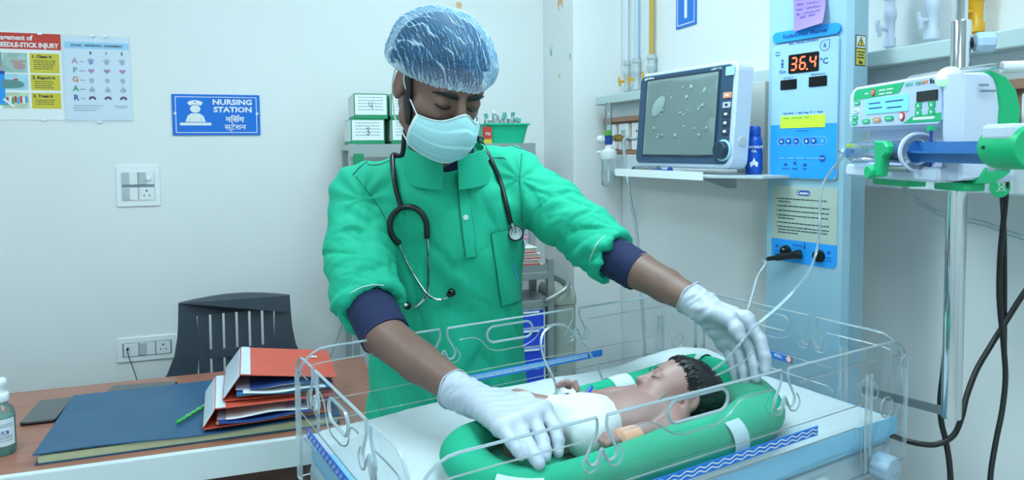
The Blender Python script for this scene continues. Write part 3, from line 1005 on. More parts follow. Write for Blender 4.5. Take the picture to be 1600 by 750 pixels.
# ---------------------------------------------------------------- storage rack with boxes and tub
mat('box_white', 'e6eeee', .55); mat('box_green', '1f8f62', .5); mat('tub_green', '17c596', .32)
mat('grey_bin', 'aeb3aa', .5); mat('shelf_steel', 'b7bdbd', .35, metal=.6)
def build_rack():
    t = thing('storage_rack', 'steel storage rack with posts standing against the back wall', 'rack', (.59, 2.6, 0))
    for x in (.262, .915):
        for y in (2.46, 2.74):
            obj('post', G().box((x, y, .735), (.022, .022, 1.47), bev=.002), 'shelf_steel', t)
    for z in (1.458, 1.05, .60, .15):
        obj('shelf', G().box((.588, 2.60, z), (.675, .30, .022), bev=.003), 'shelf_steel', t)
    obj('shelf_lip', G().box((.588, 2.446, 1.447), (.675, .006, .044)), 'shelf_steel', t)
    obj('green_label', G().box((.28, 2.442, 1.412), (.034, .003, .05)), 'box_green', t)
build_rack()
def glove_box(x, y, z, digit, label, rot=0.0):
    W, D, H = .116, .22, .087
    c = Vector((x, y, z))
    ex = Vector((math.cos(rot), math.sin(rot), 0))
    fr = Fr(c, ex, (-ex.y, ex.x, 0))
    t = thing('glove_box', label, 'box', c, 'green and white boxes on the rack')
    obj('carton', G().box((0, 0, H / 2), (W, D, H), fr, bev=.0015, seg=1), 'box_green', t)
    f = Fr(fr(0, -D / 2, H / 2), fr.x, fr.z, -fr.y)
    obj('front_label', G().box((0, .005, .0006), (W - .008, H - .018, .0012), f), 'box_white', t)
    obj('side_label', G().box((-W / 2 - .0004, 0, H / 2 + .004), (.0012, D - .004, H - .014), fr), 'box_white', t)
    rnd = random.Random(digit)
    g = strips(G(), f.at(0, 0, .0012), [r for q in range(5) for r in wordrow(-.042, .042, .030 - q * .0105, rnd)], h=.0022)
    obj('small_print', g, 'ink_grey', t)
    q = f.at(0, .0, .0018)
    if digit == 4: paths = [[(-.006, .014), (-.005, .002), (.004, .001)], [(.005, .016), (.005, .0), (.004, -.012)]]
    else: paths = [[(-.006, .010), (.002, .014), (.005, .008), (-.001, .003), (.006, -.003), (.001, -.011), (-.006, -.007)]]
    g = G()
    for p in paths: g.tube([q(x_, y_, 0) for x_, y_ in p], .0011, 4)
    obj('marker_digit', g, 'ink', t)
zs = 1.469
glove_box(.317, 2.58, zs, 3, 'lower left green and white box marked 3 beside the shoulder', .0)
glove_box(.331, 2.58, zs + .0875, 4, 'upper left green and white box marked 4 beside the ear', -.02)
glove_box(.455, 2.575, zs, 13, 'lower right green and white box half hidden behind the neck', .0)
glove_box(.452, 2.575, zs + .0875, 23, 'upper right green and white box half hidden behind the ear', .02)
def build_tub():
    c = Vector((.834, 2.575, zs))
    def tub(W0, D0, W1, D1, z0, z1, r):
        g = G()
        lo, hi = rrect(W0, D0, r), rrect(W1, D1, r)
        lo2, hi2 = rrect(W0 - .006, D0 - .006, r), rrect(W1 - .006, D1 - .006, r)
        rim = rrect(W1 + .016, D1 + .016, r + .008); rim2 = rrect(W1 + .016, D1 + .016, r + .008)
        rings = [([(0, 0)] * len(lo), z0), (lo, z0), (hi, z1 - .006), (rim, z1 - .006), (rim2, z1), (hi2, z1), (lo2, z0 + .004), ([(0, 0)] * len(lo), z0 + .004)]
        n = len(lo)
        vs = [c + Vector((p[0], p[1], z)) for ring, z in rings for p in ring]
        fs = [(r_ * n + i, r_ * n + (i + 1) % n, (r_ + 1) * n + (i + 1) % n, (r_ + 1) * n + i) for r_ in range(len(rings) - 1) for i in range(n)]
        return g.add(vs, fs, 0, True)
    solo('plastic_tub', tub(.135, .16, .165, .19, 0, .074, .02), 'tub_green', 'bright green plastic tub on the rack behind the shoulder', 'tub', angle=30)
    clear_mat('vial_clear', 'eef8f8', .9, diffw=.22, diff='f4ffff')
    rnd = random.Random(11)
    spots = [(-.055, -.05, .015), (-.03, -.06, .02), (.0, -.05, .03), (.03, -.055, .022), (.055, -.045, .01), (-.045, -.01, .03), (-.01, -.01, .045), (.03, -.01, .036), (.055, .02, .02), (-.02, .03, .04)]
    for i, (dx, dy, dz) in enumerate(spots):
        b = c + Vector((dx, dy, .008 + dz))
        ax = Vector((rnd.uniform(-.35, .35), rnd.uniform(-.3, .3), 1)).normalized()
        vt = thing('plastic_vial', 'clear plastic vial with a %s cap heaped in the green tub' % ('teal' if i % 3 else 'white'), 'vial', b, 'clear vials in the green tub')
        obj('body', G().lathe([(0, 0), (.013, 0), (.014, .003), (.014, .05), (.006, .06), (.006, .066)], b, ax, 12), 'vial_clear', vt)
        obj('cap', G().lathe([(.0075, .064), (.0075, .078), (0, .078)], b, ax, 10), 'teal_print' if i % 3 else 'white_plastic', vt)
    p = Fr((.747, 2.47, zs), (1, 0, 0), (0, 1, 0))
    t = thing('small_carton', 'tiny red and yellow carton left of the green tub', 'carton', p.o)
    obj('carton', G().box((0, 0, .03), (.028, .02, .06), p), 'red_print', t)
    obj('yellow_base', G().box((0, -.0006, .008), (.0285, .0205, .016), p), 'yellow_print', t)
    obj('carton_mark', text(G(), 'TO', .014, Fr(p(0, -.0105, .03), (1, 0, 0), (0, 0, 1)), bold=.0004), 'white_matte', t)
build_tub()

# ---------------------------------------------------------------- low trolley at the pillar
def build_trolley():
    t = thing('instrument_trolley', 'low steel trolley with open shelves behind the nurse', 'trolley', (.73, 2.36, 0))
    for x in (.565, .902):
        for y in (2.25, 2.42):
            obj('post', G().box((x, y, .535), (.024, .024, 1.07), bev=.003), 'dull_steel', t)
    for z in (1.012, .915, .60, .20):
        obj('shelf', G().box((.7335, 2.335, z), (.345, .19, .026), bev=.003), 'dull_steel', t)
    obj('front_rail', G().box((.7335, 2.246, 1.035), (.335, .006, .03)), 'dull_steel', t)
    h = [atY(853, 470, 2.22), atY(872, 460, 2.2), atY(886, 449, 2.2), atY(886, 442, 2.26), atY(872, 434, 2.34), atY(857, 430, 2.40)]
    h = [Vector((.902, 2.25, h[0].z))] + h + [Vector((.902, 2.42, h[-1].z))]
    obj('push_handle', G().tube(h, .010, 10), 'dull_steel', t)
    # books on its top shelf
    mat('book_cover', 'd9d4c6', .6)
    z = 1.025
    for i in range(4):
        c = Vector((.815 - .006 * (i % 2), 2.345, z))
        b = thing('ledger_book', ['bottom', 'second', 'third', 'top'][i] + ' pale ledger with red edges in the pile on the trolley', 'book', c, 'red-edged ledgers on the trolley')
        obj('pages', G().box((c.x, c.y, z + .0105), (.135 - .012 * i, .14, .013)), 'book_cover', b)
        for dz in (.002, .0188):
            obj('cover', G().box((c.x + .002, c.y - .002, z + dz), (.142 - .012 * i, .148, .0035), bev=.001, seg=1), 'red_print' if dz < .01 else 'paper', b)
        z += .0207
    solo('folded_cloth', G().box((.80, 2.35, z + .012), (.07, .10, .022), bev=.008), 'chart_paper', 'pale folded cloth on top of the ledgers', 'cloth')
    fl = G()
    for k in range(5):
        a = k * 1.256
        fl.lathe([(0, 0), (.006, .003), (.0045, .007), (0, .008)], (.842 + .007 * math.cos(a), 2.33 + .007 * math.sin(a), z + .023), (math.cos(a) * .4, math.sin(a) * .4, 1), 8)
    fl.tube([(.842, 2.33, z - .0), (.842, 2.33, z + .026)], .002, 6, spline=False)
    mat('pink_bloom', 'd98bb8', .5)
    solo('pink_flower', fl, 'pink_bloom', 'small pink flower beside the folded cloth', 'flower')
    # drawer box with blue fronts
    d = thing('drawer_box', 'white drawer box with bright blue fronts inside the trolley', 'drawer box', (.80, 2.36, .613))
    obj('body', G().box((.80, 2.335, .757), (.175, .16, .288), bev=.004), 'white_plastic', d)
    mat('blue_front', '1749e0', .4)
    for k in range(4):
        q = obj('drawer', G().box((.80, 2.252, .862 - k * .066), (.155, .008, .056), bev=.002), 'blue_front', d)
        obj('handle', G().box((.80, 2.246, .886 - k * .066), (.12, .006, .006), bev=.001), 'white_plastic', q)
    # waste bin by the pillar
    b = thing('waste_bin', 'tall slim pale grey waste bin beside the trolley', 'bin', (.965, 2.35, 0))
    f = Fr((.966, 2.345, 0), (1, 0, 0), (0, 1, 0))
    obj('body', G().rbox((0, 0, .45), (.088, .17, .90), .02, f, edge=.004, smooth=True), 'grey_bin', b)
    g = G()
    rows = [(1.04, .90), (1.05, .915), (1.0, .94), (.85, .958), (.4, .968)]
    n = len(rrect(.088, .17, .02))
    vs = [f(x * k, y * k, z) for k, z in rows for x, y in rrect(.088, .17, .02)]
    fs = [(r * n + i, r * n + (i + 1) % n, (r + 1) * n + (i + 1) % n, (r + 1) * n + i) for r in range(len(rows) - 1) for i in range(n)] + [tuple(range((len(rows) - 1) * n, len(rows) * n)), tuple(range(n))[::-1]]
    obj('lid', g.add(vs, fs, 0, True), 'grey_bin', b)
build_trolley()

# ---------------------------------------------------------------- bed-head panel on the right wall
mat('panel_white', 'd9e2e6', .42); mat('panel_lip', 'c3d6d6', .42); mat('panel_brown', 'a67a62', .5)
def build_bedhead():
    t = thing('bedhead_panel', 'long white medical service panel with brown strip along the right wall', 'service panel', (1.25, 1.3, 1.36))
    y0, y1 = .12, 2.445
    yc, L = (y0 + y1) / 2, y1 - y0
    obj('top_lip', G().box((1.238, yc, 1.626), (.134, L, .032), bev=.003), 'panel_lip', t)
    obj('upper_channel', G().box((1.262, yc, 1.585), (.086, L, .052)), 'panel_white', t)
    obj('back_body', G().box((1.262, yc, 1.4875), (.086, L, .145)), 'panel_brown', t)
    obj('lower_duct', G().box((1.2515, yc, 1.3935), (.107, L, .063), bev=.003), 'panel_white', t)
    obj('ledge', G().box((1.252, yc, 1.432), (.106, L, .012), bev=.002), 'panel_brown', t)
    obj('brown_strip', G().box((1.253, yc, 1.552), (.104, L, .018), bev=.002), 'panel_brown', t)
    y = y1 - .055
    i = 0
    while y > y0 + .05:
        f = Fr((1.219, y, 1.489), (0, -1, 0), (0, 0, 1), (-1, 0, 0))
        q = obj('socket_module', G().rbox((0, 0, .004), (.074, .094, .012), .004, f), 'white_plastic', t)
        if i % 2 == 0:
            g = G()
            for dx, dy, r in ((0, .018, .0045), (-.012, -.012, .0035), (.012, -.012, .0035)):
                g.lathe([(r, 0), (r, .0008), (0, .0008)], f(dx, dy, .010), f.z, 10)
            obj('pin_hole', g, 'dark', q)
        else:
            obj('rocker', G().box((0, 0, .0115), (.03, .05, .004), f, bev=.001), 'lightgrey', q)
        y -= .098; i += 1
    return t
build_bedhead()

# gas pipes and their valves
def pipe(px, yb, r, m, label, z0, X=1.285, handle=None):
    p = atX(px, yb, X)
    t = thing('gas_pipe', label, 'pipe', (p.x, p.y, z0), 'medical gas pipes on the right wall')
    obj('pipe', G().cyl((p.x, p.y, z0 + .13), (p.x, p.y, 2.75), r, n=14), m, t)
    obj('valve_body', G().lathe([(0, 0), (r * 1.2, 0), (r * 1.2, .018), (r * 1.9, .02), (r * 1.9, .036), (r * 1.5, .04), (r * 1.5, .075), (r * 1.9, .08), (r * 1.9, .098), (r * 1.5, .102), (r * 1.5, .118), (r * 1.9, .12), (r * 1.9, .135), (r, .137)], (p.x, p.y, z0), n=12),
        'lightgrey' if handle == 'yellow_plastic' else m, t)
    s = Vector((p.x - r * 1.4, p.y, z0 + .058))
    g = G().cyl(s, s + Vector((-.018, .004, 0)), .0045, n=10)
    for k in (-1, 1):
        g.box((s.x - .019, s.y + .003 + k * .003, s.z + k * .010), (.005, .010, .016), bev=.002)
    g.box((s.x - .019, s.y + .003, s.z), (.008, .010, .012), bev=.002)
    obj('handle', g, handle or m, t)
mat('pipe_white', 'd7e2ea', .4); mat('pipe_blue', 'b9d4ea', .4); mat('pipe_yellow', 'c2a24a', .4); mat('valve_white', 'd2dcee', .35)
pipe(979, 110, .0070, 'pipe_white', 'leftmost thin white gas pipe with yellow butterfly handle', 1.642, handle='yellow_plastic')
pipe(994.5, 105, .0080, 'pipe_blue', 'pale blue gas pipe in the middle of the three beside the pillar', 1.642, handle='yellow_plastic')
pipe(1018, 100, .0090, 'pipe_yellow', 'dull yellow gas pipe above the patient monitor', 1.642, handle='yellow_plastic')
pipe(1390, 60, .0068, 'valve_white', 'white gas pipe and valve just right of the warmer column', 1.642, X=1.27)
pipe(1456, 50, .0080, 'valve_white', 'white gas pipe and valve between the column and the chrome pole', 1.642, X=1.27)
pipe(1524, 30, .0085, 'yellow_plastic', 'bright yellow gas pipe and valve behind the chrome pole', 1.642, X=1.27)

# bed number
def build_bed_number():
    f = side_fr(2.034, 1.915)
    t = thing('number_sign', 'blue sign with a white number 1 on the right wall', 'sign', (XB, 2.034, 1.848))
    obj('plate', G().rbox((0, 0, .002), (.118, .14, .004), .003, f), 'sign_blue', t)
    q = f.at(0, 0, .004)
    g = G()
    for c, s in (((0, .061, 0), (.1, .003, .0008)), ((0, -.061, 0), (.1, .003, .0008)), ((.049, 0, 0), (.003, .122, .0008)), ((-.049, 0, 0), (.003, .122, .0008))): g.box(c, s, q)
    obj('border', g, 'white_matte', t)
    obj('numeral', text(G(), '1', .115, q.at(0, -.04), bold=.002), 'white_matte', t)
build_bed_number()

# oxygen flowmeter with humidifier jar
def build_flowmeter():
    p = atX(951, 220, 1.135)
    t = thing('oxygen_flowmeter', 'oxygen flowmeter with clear humidifier jar at the panel end', 'flowmeter', (p.x, p.y, 1.27))
    clear_mat('jar_clear', 'e9f3f5', .9, diffw=.16)
    mat('meter_green', '63b04a', .35)
    z = lambda py: atX(951, py, 1.135).z
    V = lambda zz: Vector((p.x, p.y, zz))
    obj('flow_tube', G().lathe([(0, z(222)), (.012, z(222)), (.012, z(163)), (.009, z(160)), (0, z(160))], (p.x, p.y, 0), n=16), 'jar_clear', t)
    obj('body', G().lathe([(0, z(226)), (.011, z(226)), (.014, z(223)), (.014, z(212)), (.010, z(210)), (0, z(210))], (p.x, p.y, 0), n=16), 'ink_blue', t)
    obj('green_cap', G().lathe([(0, 0), (.012, 0), (.013, .004), (.013, .018), (0, .02)], V(z(212)) + Vector((-.004, -.006, 0)), n=14), 'meter_green', t)
    obj('knob', G().lathe([(0, 0), (.007, 0), (.007, .018), (.015, .02), (.015, .044), (.012, .048), (0, .048)], V(z(218)), (-.35, .94, 0), 16), 'white_plastic', t)
    obj('wall_adapter', G().lathe([(.008, 0), (.008, .02), (.013, .022), (.013, .045), (.008, .047), (.008, .085)], V(z(216)), (1, -.25, 0), 14), 'brass', t)
    obj('jar_lid', G().lathe([(0, z(228)), (.012, z(228)), (.014, z(233)), (.029, z(236)), (.031, z(246)), (.028, z(249))], (p.x, p.y, 0), n=20), 'white_plastic', t)
    obj('lid_spout', G().cyl(V(z(238)), V(z(238)) + Vector((-.02, .05, .0)), .005, n=8), 'white_plastic', t)
    obj('jar', G().lathe([(.027, z(246)), (.027, z(270)), (.028, z(271)), (.026, z(288)), (.022, z(290)), (0, z(290))], (p.x, p.y, 0), n=24), 'jar_clear', t)
    obj('dip_tube', G().cyl(V(z(248)), V(z(284)), .004, n=8), 'white_plastic', t)
build_flowmeter()

# ---------------------------------------------------------------- monitor shelf and the things on it
MN, MF = Vector((.9253, 1.2696, 1.405)), Vector((.8797, 1.6024, 1.4014))
MEX = (MN - MF); MEX.z = 0; MEX.normalize()
MEZ0 = Vector((MEX.y, -MEX.x, 0))                 # towards the viewer
def build_monitor():
    up = Vector((0, 0, 1)) - MEZ0 * .08
    fr = Fr((MF.x, MF.y, 1.4035), MEX, up)
    W, H = .3365, .232
    t = thing('patient_monitor', 'patient monitor with switched-off screen on the wall shelf', 'monitor', fr(W / 2, 0, -.06))
    mat('monitor_navy', '2c4a66', .4); mat('monitor_bezel', '1b3346', .35)
    mat('monitor_case', 'c3d0e2', .4)
    mat('screen_glass', '8b9c9a', .14, color2='788c8c', vscale=3, coat=.3)
    c = fr.at(W / 2, H / 2, 0)
    obj('front_case', G().rbox((0, 0, -.024), (W, H, .050), .020, c, edge=.004), 'monitor_case', t)
    obj('rear_case', G().rbox((-.05, -.012, -.075), (W - .17, H - .06, .055), .02, c, edge=.006), 'monitor_case', t)
    bz = obj('bezel', G().rbox((-.003, 0, .0016), (W - .014, H - .016, .004), .014, c, edge=.001), 'monitor_navy', t)
    obj('inner_bezel', G().rbox((-.0085, .0035, .0042), (.262, .192, .0015), .002, c), 'monitor_bezel', t)
    sc = obj('screen', G().rbox((-.0085, .0035, .0052), (.250, .182, .0012), .001, c), 'screen_glass', t)
    clear_mat('peel_film', 'f2f8f8', .45, diffw=.10, rough=.2)
    rnd = random.Random(4)
    g = G().grid(lambda a, b: c(-.130 + .244 * a + .004 * math.sin(b * 9), -.088 + .176 * b + .003 * math.sin(a * 7), .0068 + .0008 * math.sin(a * 40 + b * 9) + .0015 * max(0, a - .85) * 10 * math.sin(b * 13)), 30, 16)
    obj('protective_film', g, 'peel_film', sc)
    mat('bubble', '93a7a6', .3)
    bubs = [(-.075, .03, .018, .030)] + [(rnd.uniform(-.10, .10), rnd.uniform(-.055, .082), rnd.uniform(.002, .0055), 0) for _ in range(26)]
    for x, y, r, ry in bubs:
        obj('film_bubble', G().lathe([(0, .0012), (r * .6, .001), (r, 0)], c(x - .008, y, .0072), c.z, 12, sy=(ry / r if ry else 1)), 'bubble', sc)
    obj('brand_lettering', text(G(), 'mindray', .0115, c.at(-W / 2 + .038, H / 2 - .018, .0036), bold=.0002), 'white_plastic', t)
    obj('model_lettering', text(G(), 'uMEC10', .0095, c.at(W / 2 - .062, H / 2 - .018, .0036), bold=.0001), 'lightgrey', t)
    bx = W / 2 - .0215
    obj('alarm_lamp', G().rbox((bx + .003, .093, .004), (.024, .019, .003), .002, c), 'photo_1', t)
    for k, (y, m) in enumerate(((.041, 'badge_peach'), (.020, 'lightgrey'), (.0005, 'ink'), (-.0185, 'ink'), (-.037, 'ink'))):
        o = obj('key', G().rbox((bx, y, .0042), (.022 if k else .024, .0125, .003), .002, c), m, t)
        obj('key_symbol', G().rbox((bx, y, .0058), (.009, .005, .0006), .001, c), 'white_plastic' if m != 'lightgrey' else 'ink', o)
    kb = obj('dial_ring', G().lathe([(.0235, 0), (.0235, .003), (.020, .004)], c(bx - .002, -.078, .003), c.z, 28), 'photo_1', t)
    obj('dial', G().lathe([(.020, 0), (.0195, .012), (.017, .015), (0, .0155)], c(bx - .002, -.078, .003), c.z, 28), 'monitor_bezel', t)
    obj('side_cap', G().lathe([(0, .002), (.010, .002), (.011, 0)], fr(W, .06, -.026), MEX, 16), 'lightgrey', t)
    # probe lead leaving the far side
    s = fr(-.0, .075, -.03)
    obj('lead_plug', G().lathe([(.006, 0), (.013, .004), (.013, .018), (.008, .034), (.004, .036)], s, -MEX, 14), 'lightgrey', t)
    e = s - MEX * .034
    pts = [e, e - MEX * .02 + Vector((0, 0, -.004)), atd(977, 216, 1.86), atd(975, 235, 1.86), atd(980, 275, 1.85), atd(986, 315, 1.82), atd(993, 350, 1.80), atd(998, 400, 1.78), atd(1003, 470, 1.74), atd(1008, 560, 1.72), atd(1010, 700, 1.72)]
    solo('probe_cable', G().tube(pts, .0042, 8), 'grey_plastic', 'thin grey probe cable hanging from the side of the patient monitor', 'cable')
    # shelf
    s = thing('wall_shelf', 'grey metal bracket shelf under the patient monitor', 'shelf', (1.05, 1.42, 1.38))
    fx = Fr(MF + Vector((0, 0, -.006)), MEX, -MEZ0)
    shz = -.006
    pl = [(-.02, -.035), (.30, -.045), (.405, .02), (.405, .30), (-.02, .30)]
    f2 = Fr((MF.x, MF.y, 1.383), MEX, -MEZ0, (0, 0, 1))
    obj('tray', G().prism([pl], .005, f2), 'lightgrey', s)
    obj('front_lip', G().box((.14, -.042, .004), (.335, .004, .018), Fr(f2.o, MEX + MEZ0 * .03, -MEZ0, (0, 0, 1))), 'white_plastic', s)
    obj('bracket', G().prism([[(0, 0), (.18, 0), (.18, -.045), (.15, -.045)]], .006, Fr(f2(.36, .12, 0), -MEZ0, (0, 0, 1))), 'lightgrey', s)
    obj('bracket', G().prism([[(0, 0), (.18, 0), (.18, -.045), (.15, -.045)]], .006, Fr(f2(.04, .12, 0), -MEZ0, (0, 0, 1))), 'lightgrey', s)
    # blue oil bottle
    b = atd(1178, 262, 1.56); b.z = 1.388
    bt = thing('oil_bottle', 'blue coconut oil bottle standing beside the patient monitor', 'bottle', b)
    mat('oil_blue', '1557c8', .25)
    obj('body', G().lathe([(0, 0), (.016, 0), (.018, .003), (.018, .045), (.0165, .055), (.0175, .068), (.0150, .082), (.0105, .086)], b, n=20, sy=1), 'oil_blue', bt)
    obj('cap', G().lathe([(.0125, .085), (.0135, .087), (.0135, .102), (.011, .106), (0, .106)], b, n=20), 'oil_blue', bt)
    d = -(b - CAM); d.z = 0; d.normalize()
    lf = Fr(b + d * .0186, (-d.y, d.x, 0), (0, 0, 1))
    g = text(G(), 'COCONUT', .0072, lf.at(0, .058), bold=.0002); text(g, 'OIL', .0072, lf.at(0, .049), bold=.0002)
    g.prism([[(-.007, .016), (0, .022), (.007, .016), (.009, .026), (.003, .030), (0, .038), (-.003, .030), (-.009, .026)]], .0004, lf)
    obj('label_print', g, 'white_matte', bt)
    # carton behind it
    cb = atd(1192, 230, 1.665); q = Fr((cb.x, cb.y, 1.388), MEX, -MEZ0, (0, 0, 1))
    ct = thing('carton_box', 'off-white cardboard carton with a barcode behind the oil bottle', 'box', q.o)
    mat('carton_grey', 'c7cbc4', .6)
    obj('carton', G().box((0, 0, .105), (.085, .08, .21), q, bev=.001, seg=1), 'carton_grey', ct)
    e2 = Fr(q(.05, 0, .0), -MEZ0 * -1 * -1, (0, 0, 1)) if False else Fr(q(.043, 0, 0), q.y, (0, 0, 1))
    g = G()
    for k in range(10): g.box((.0 + k * .0028, .115, .0003), (.0016 if k % 3 else .0009, .010, .0006), e2)
    obj('barcode', g, 'ink', ct)
    obj('carton_print', strips(G(), e2, [(-.03, .02, .095), (-.03, .012, .088), (-.02, .025, .135)], h=.0025), 'ink_blue', ct)
    # syringe on the lip
    a = f2(.045, -.030, .013); dd = (MEX * 1.0).normalized()
    sy = thing('loose_syringe', 'clear syringe lying on the shelf edge before the monitor', 'syringe', a)
    obj('barrel', G().lathe([(0, 0), (.008, .001), (.008, .085), (.011, .086), (.011, .088), (0, .088)], a, dd, 14), 'jar_clear', sy)
    obj('plunger', G().lathe([(0, .07), (.006, .07), (.006, .076), (.002, .078), (.002, .125), (.008, .126), (.008, .129), (0, .129)], a, dd, 12), 'ink_blue', sy)
    obj('cap', G().lathe([(0, -.014), (.006, -.014), (.008, -.004), (.008, .001)], a, dd, 12), 'monitor_bezel', sy)
build_monitor()

# ---------------------------------------------------------------- radiant warmer column
mat('column_paint', '9bbfd0', .38); mat('panel_pale', 'a0c6e2', .35); mat('lcd', 'b6dc3a', .35, emit=.35); mat('caution_beige', 'b3bfb4', .45)
mat('led_red', 'ff5a38', .4, emit=3.0); mat('key_blue', '1c58a8', .4); mat('post_it', '9a7fdc', .65); mat('hair_note', '4c4f8f', .6)
CO = Fr(uv(1.27, .9375, 1.45), -BV, (0, 0, 1))
def build_column():
    t = thing('radiant_warmer', 'tall pale blue radiant heat warmer column with control panel', 'warmer', uv(1.31, .9375, 0))
    W = .191
    sh = [(-W / 2, 0), (-W / 2, -.055), (W / 2, -.055), (W / 2, -.010), (W / 2 - .010, 0)]
    cf = Fr(CO(0, 0, 0), CO.x, CO.z, (0, 0, 1))
    obj('column', G().prism([sh], 2.0, Fr(CO(0, -1.25, 0), CO.x, CO.z, (0, 0, 1))), 'column_paint', t)
    obj('base', G().box((-.0, -.34, .06), (.50, .60, .05), Fr(uv(1.05, .9, 0), BU, BV)), 'lightgrey', t) if False else None
    obj('foot_column', G().box((0, -.03, .12), (.16, .05, .20), Fr(uv(1.27, .9375, 0), CO.x, CO.z, (0, 0, 1))), 'lightgrey', t)
    # control panel
    p = CO.at(0, 0, .0)
    xc, zc = -.0052, .073
    obj('control_panel', G().rbox((xc, zc, .003), (.157, .283, .006), .008, p, edge=.001), 'panel_pale', t)
    obj('blue_field', G().prism([[(xc - .0785, .0446), (xc - .0785, -.0585), (xc - .0705, -.0665), (xc + .0705, -.0665), (xc + .0785, -.0585), (xc + .0785, .0446)]], .0008, p.at(0, 0, .006)), 'sky_blue', t)
    hb = obj('name_plate', G().rbox((-.0028, .2295, .0035), (.158, .022, .007), .0108, p), 'sky_blue', t)
    obj('name_lettering', text(G(), 'Radiant Heat Warmer', .0118, p.at(-.003, .2255, .007), bold=.0002, sx=.98), 'ink_blue', hb)
    g = G()
    text(g, 'Skin | Manual | Prewarm', .0072, p.at(-.006, .2105, .006))
    text(g, '°C', .017, p.at(.042, .163, .006), bold=.0002)
    text(g, 'Skin', .0105, p.at(-.0555, .153, .006))
    text(g, 'Power', .0045, p.at(-.068, .197, .006)); text(g, 'Failure', .0045, p.at(-.068, .191, .006))
    text(g, 'Set Temp °C', .0048, p.at(-.040, .1415, .006)); text(g, 'Heater Power %', .0048, p.at(.029, .1425, .006))
    text(g, 'User Mode   |   Skin Temp. °C   |   Timer', .0056, p.at(-.005, .0665, .006))
    dr = [(.0436 + .0105 * math.cos(a), .1995 + .0105 * math.sin(a)) for a in [math.radians(90 + k * 18) for k in range(16)]] + [(.0541, .210)]
    g.tube([p(x, y, .0064) for x, y in dr], .0006, 4, closed=True, spline=False)
    text(g, '&', .012, p.at(.0436, .1955, .006))
    # baby symbol
    g.prism([circle(.0028, 10, -.0563, .1795)], .0004, p.at(0, 0, .006))
    g.prism([[(-.0605, .172), (-.058, .1755), (-.0546, .1755), (-.052, .172), (-.0535, .171), (-.0548, .1725), (-.0543, .168), (-.0525, .1645), (-.0545, .164), (-.0563, .167), (-.058, .164), (-.060, .1645), (-.0583, .168), (-.0578, .1725), (-.059, .171)]], .0004, p.at(0, 0, .006))
    tag(obj('panel_print', g, 'ink_blue', t), kind='stuff')
    q = p.at(0, 0, .006)
    ds = obj('temperature_display', G().rbox((-.0048, .170, .0006), (.0715, .039, .0012), .003, q), 'black_gloss', t)
    # seven segment digits 36.4
    SEG = {'3': 'abgcd', '6': 'afgedc', '4': 'fgbc'}
    def digit(ch, x, y, w_, h_, th):
        sl = .10
        mid = {'a': (0, h_ / 2, 1), 'd': (0, -h_ / 2, 1), 'g': (0, 0, 1), 'f': (-w_ / 2, h_ / 4, 0), 'b': (w_ / 2, h_ / 4, 0), 'e': (-w_ / 2, -h_ / 4, 0), 'c': (w_ / 2, -h_ / 4, 0)}
        for s in SEG[ch]:
            mx, my, hz = mid[s]
            g = G()
            L_ = (w_ if hz else h_ / 2) / 2 - th * .25
            a = [(-L_, 0), (-L_ + th * .5, th * .5), (L_ - th * .5, th * .5), (L_, 0), (L_ - th * .5, -th * .5), (-L_ + th * .5, -th * .5)]
            if not hz: a = [(-y_, x_) for x_, y_ in a]
            pts = [(x + mx + ax + sl * (my + ay), y + my + ay) for ax, ay in a]
            g.prism([pts], .0004, q.at(0, 0, .0012))
            obj('digit_segment', g, 'led_red', ds)
    for ch, x in (('3', -.0275), ('6', -.006), ('4', .0175)): digit(ch, x, .170, .0125, .0245, .0034)
    obj('decimal_point', G().prism([circle(.002, 10, .0045, .1565)], .0004, q.at(0, 0, .0012)), 'led_red', ds)
    obj('dark_display', G().rbox((-.040, .1285, .0006), (.040, .0205, .0012), .002, q), 'black_gloss', t)
    obj('dark_display', G().rbox((.0292, .1295, .0006), (.041, .0205, .0012), .002, q), 'black_gloss', t)
    lc = obj('lcd', G().rbox((-.0052, .050, .0009), (.106, .0255, .0018), .001, q), 'lcd', t)
    obj('lcd_print', strips(G(), q.at(0, 0, .0018), [(-.05, -.036, .058), (-.03, -.005, .058), (.0, .012, .058)], h=.0016), 'green_print', lc)
    q2 = q.at(0, 0, .0008)
    g = strips(G(), q2, [(-.018, .010, .031)], h=.0014)
    obj('lcd_caption', g, 'ink_blue', t)
    for k, x in enumerate((-.055, -.0376, -.0185, .0059, .0226, .0427)):
        m = 'key_blue' if k < 5 else 'sky_blue'
        o = obj('key', G().lathe([(0, .0012), (.0062, .0012), (.0068, 0)], q2(x, .0099, 0), q2.z, 18), m, t)
        if k in (0, 3): obj('arrow', G().prism([[(x - .003, .0075), (x + .003, .0075), (x, .0133)]], .0004, q2.at(0, 0, .0012)), 'white_matte', o)
        elif k in (1, 4): obj('arrow', G().prism([[(x - .003, .0125), (x + .003, .0125), (x, .0067)]], .0004, q2.at(0, 0, .0012)), 'white_matte', o)
        elif k == 2: obj('key_caption', text(G(), 'Set', .0055, q2.at(x, .008, .0012)), 'white_matte', o)
        else: obj('bell_mark', G().prism([[(x - .003, .008), (x + .003, .008), (x, .013)]], .0004, q2.at(0, 0, .0012)), 'panel_pale', o)
    for x, w_ in ((-.0372, .056), (.0243, .056)):
        pts = rrect(w_, .0165, .0082, 6, x, .0099)
        obj('key_outline', G().tube([q2(a, b, .0003) for a, b in pts], .0005, 4, closed=True, spline=False), 'panel_pale', t)
    ms = obj('key', G().lathe([(0, .0012), (.0068, .0012), (.0074, 0)], q2(.0425, -.0252, 0), q2.z, 18), 'key_blue', t)
    obj('key_caption', text(G(), 'Mode', .0042, q2.at(.0425, -.0265, .0012)), 'white_matte', ms)
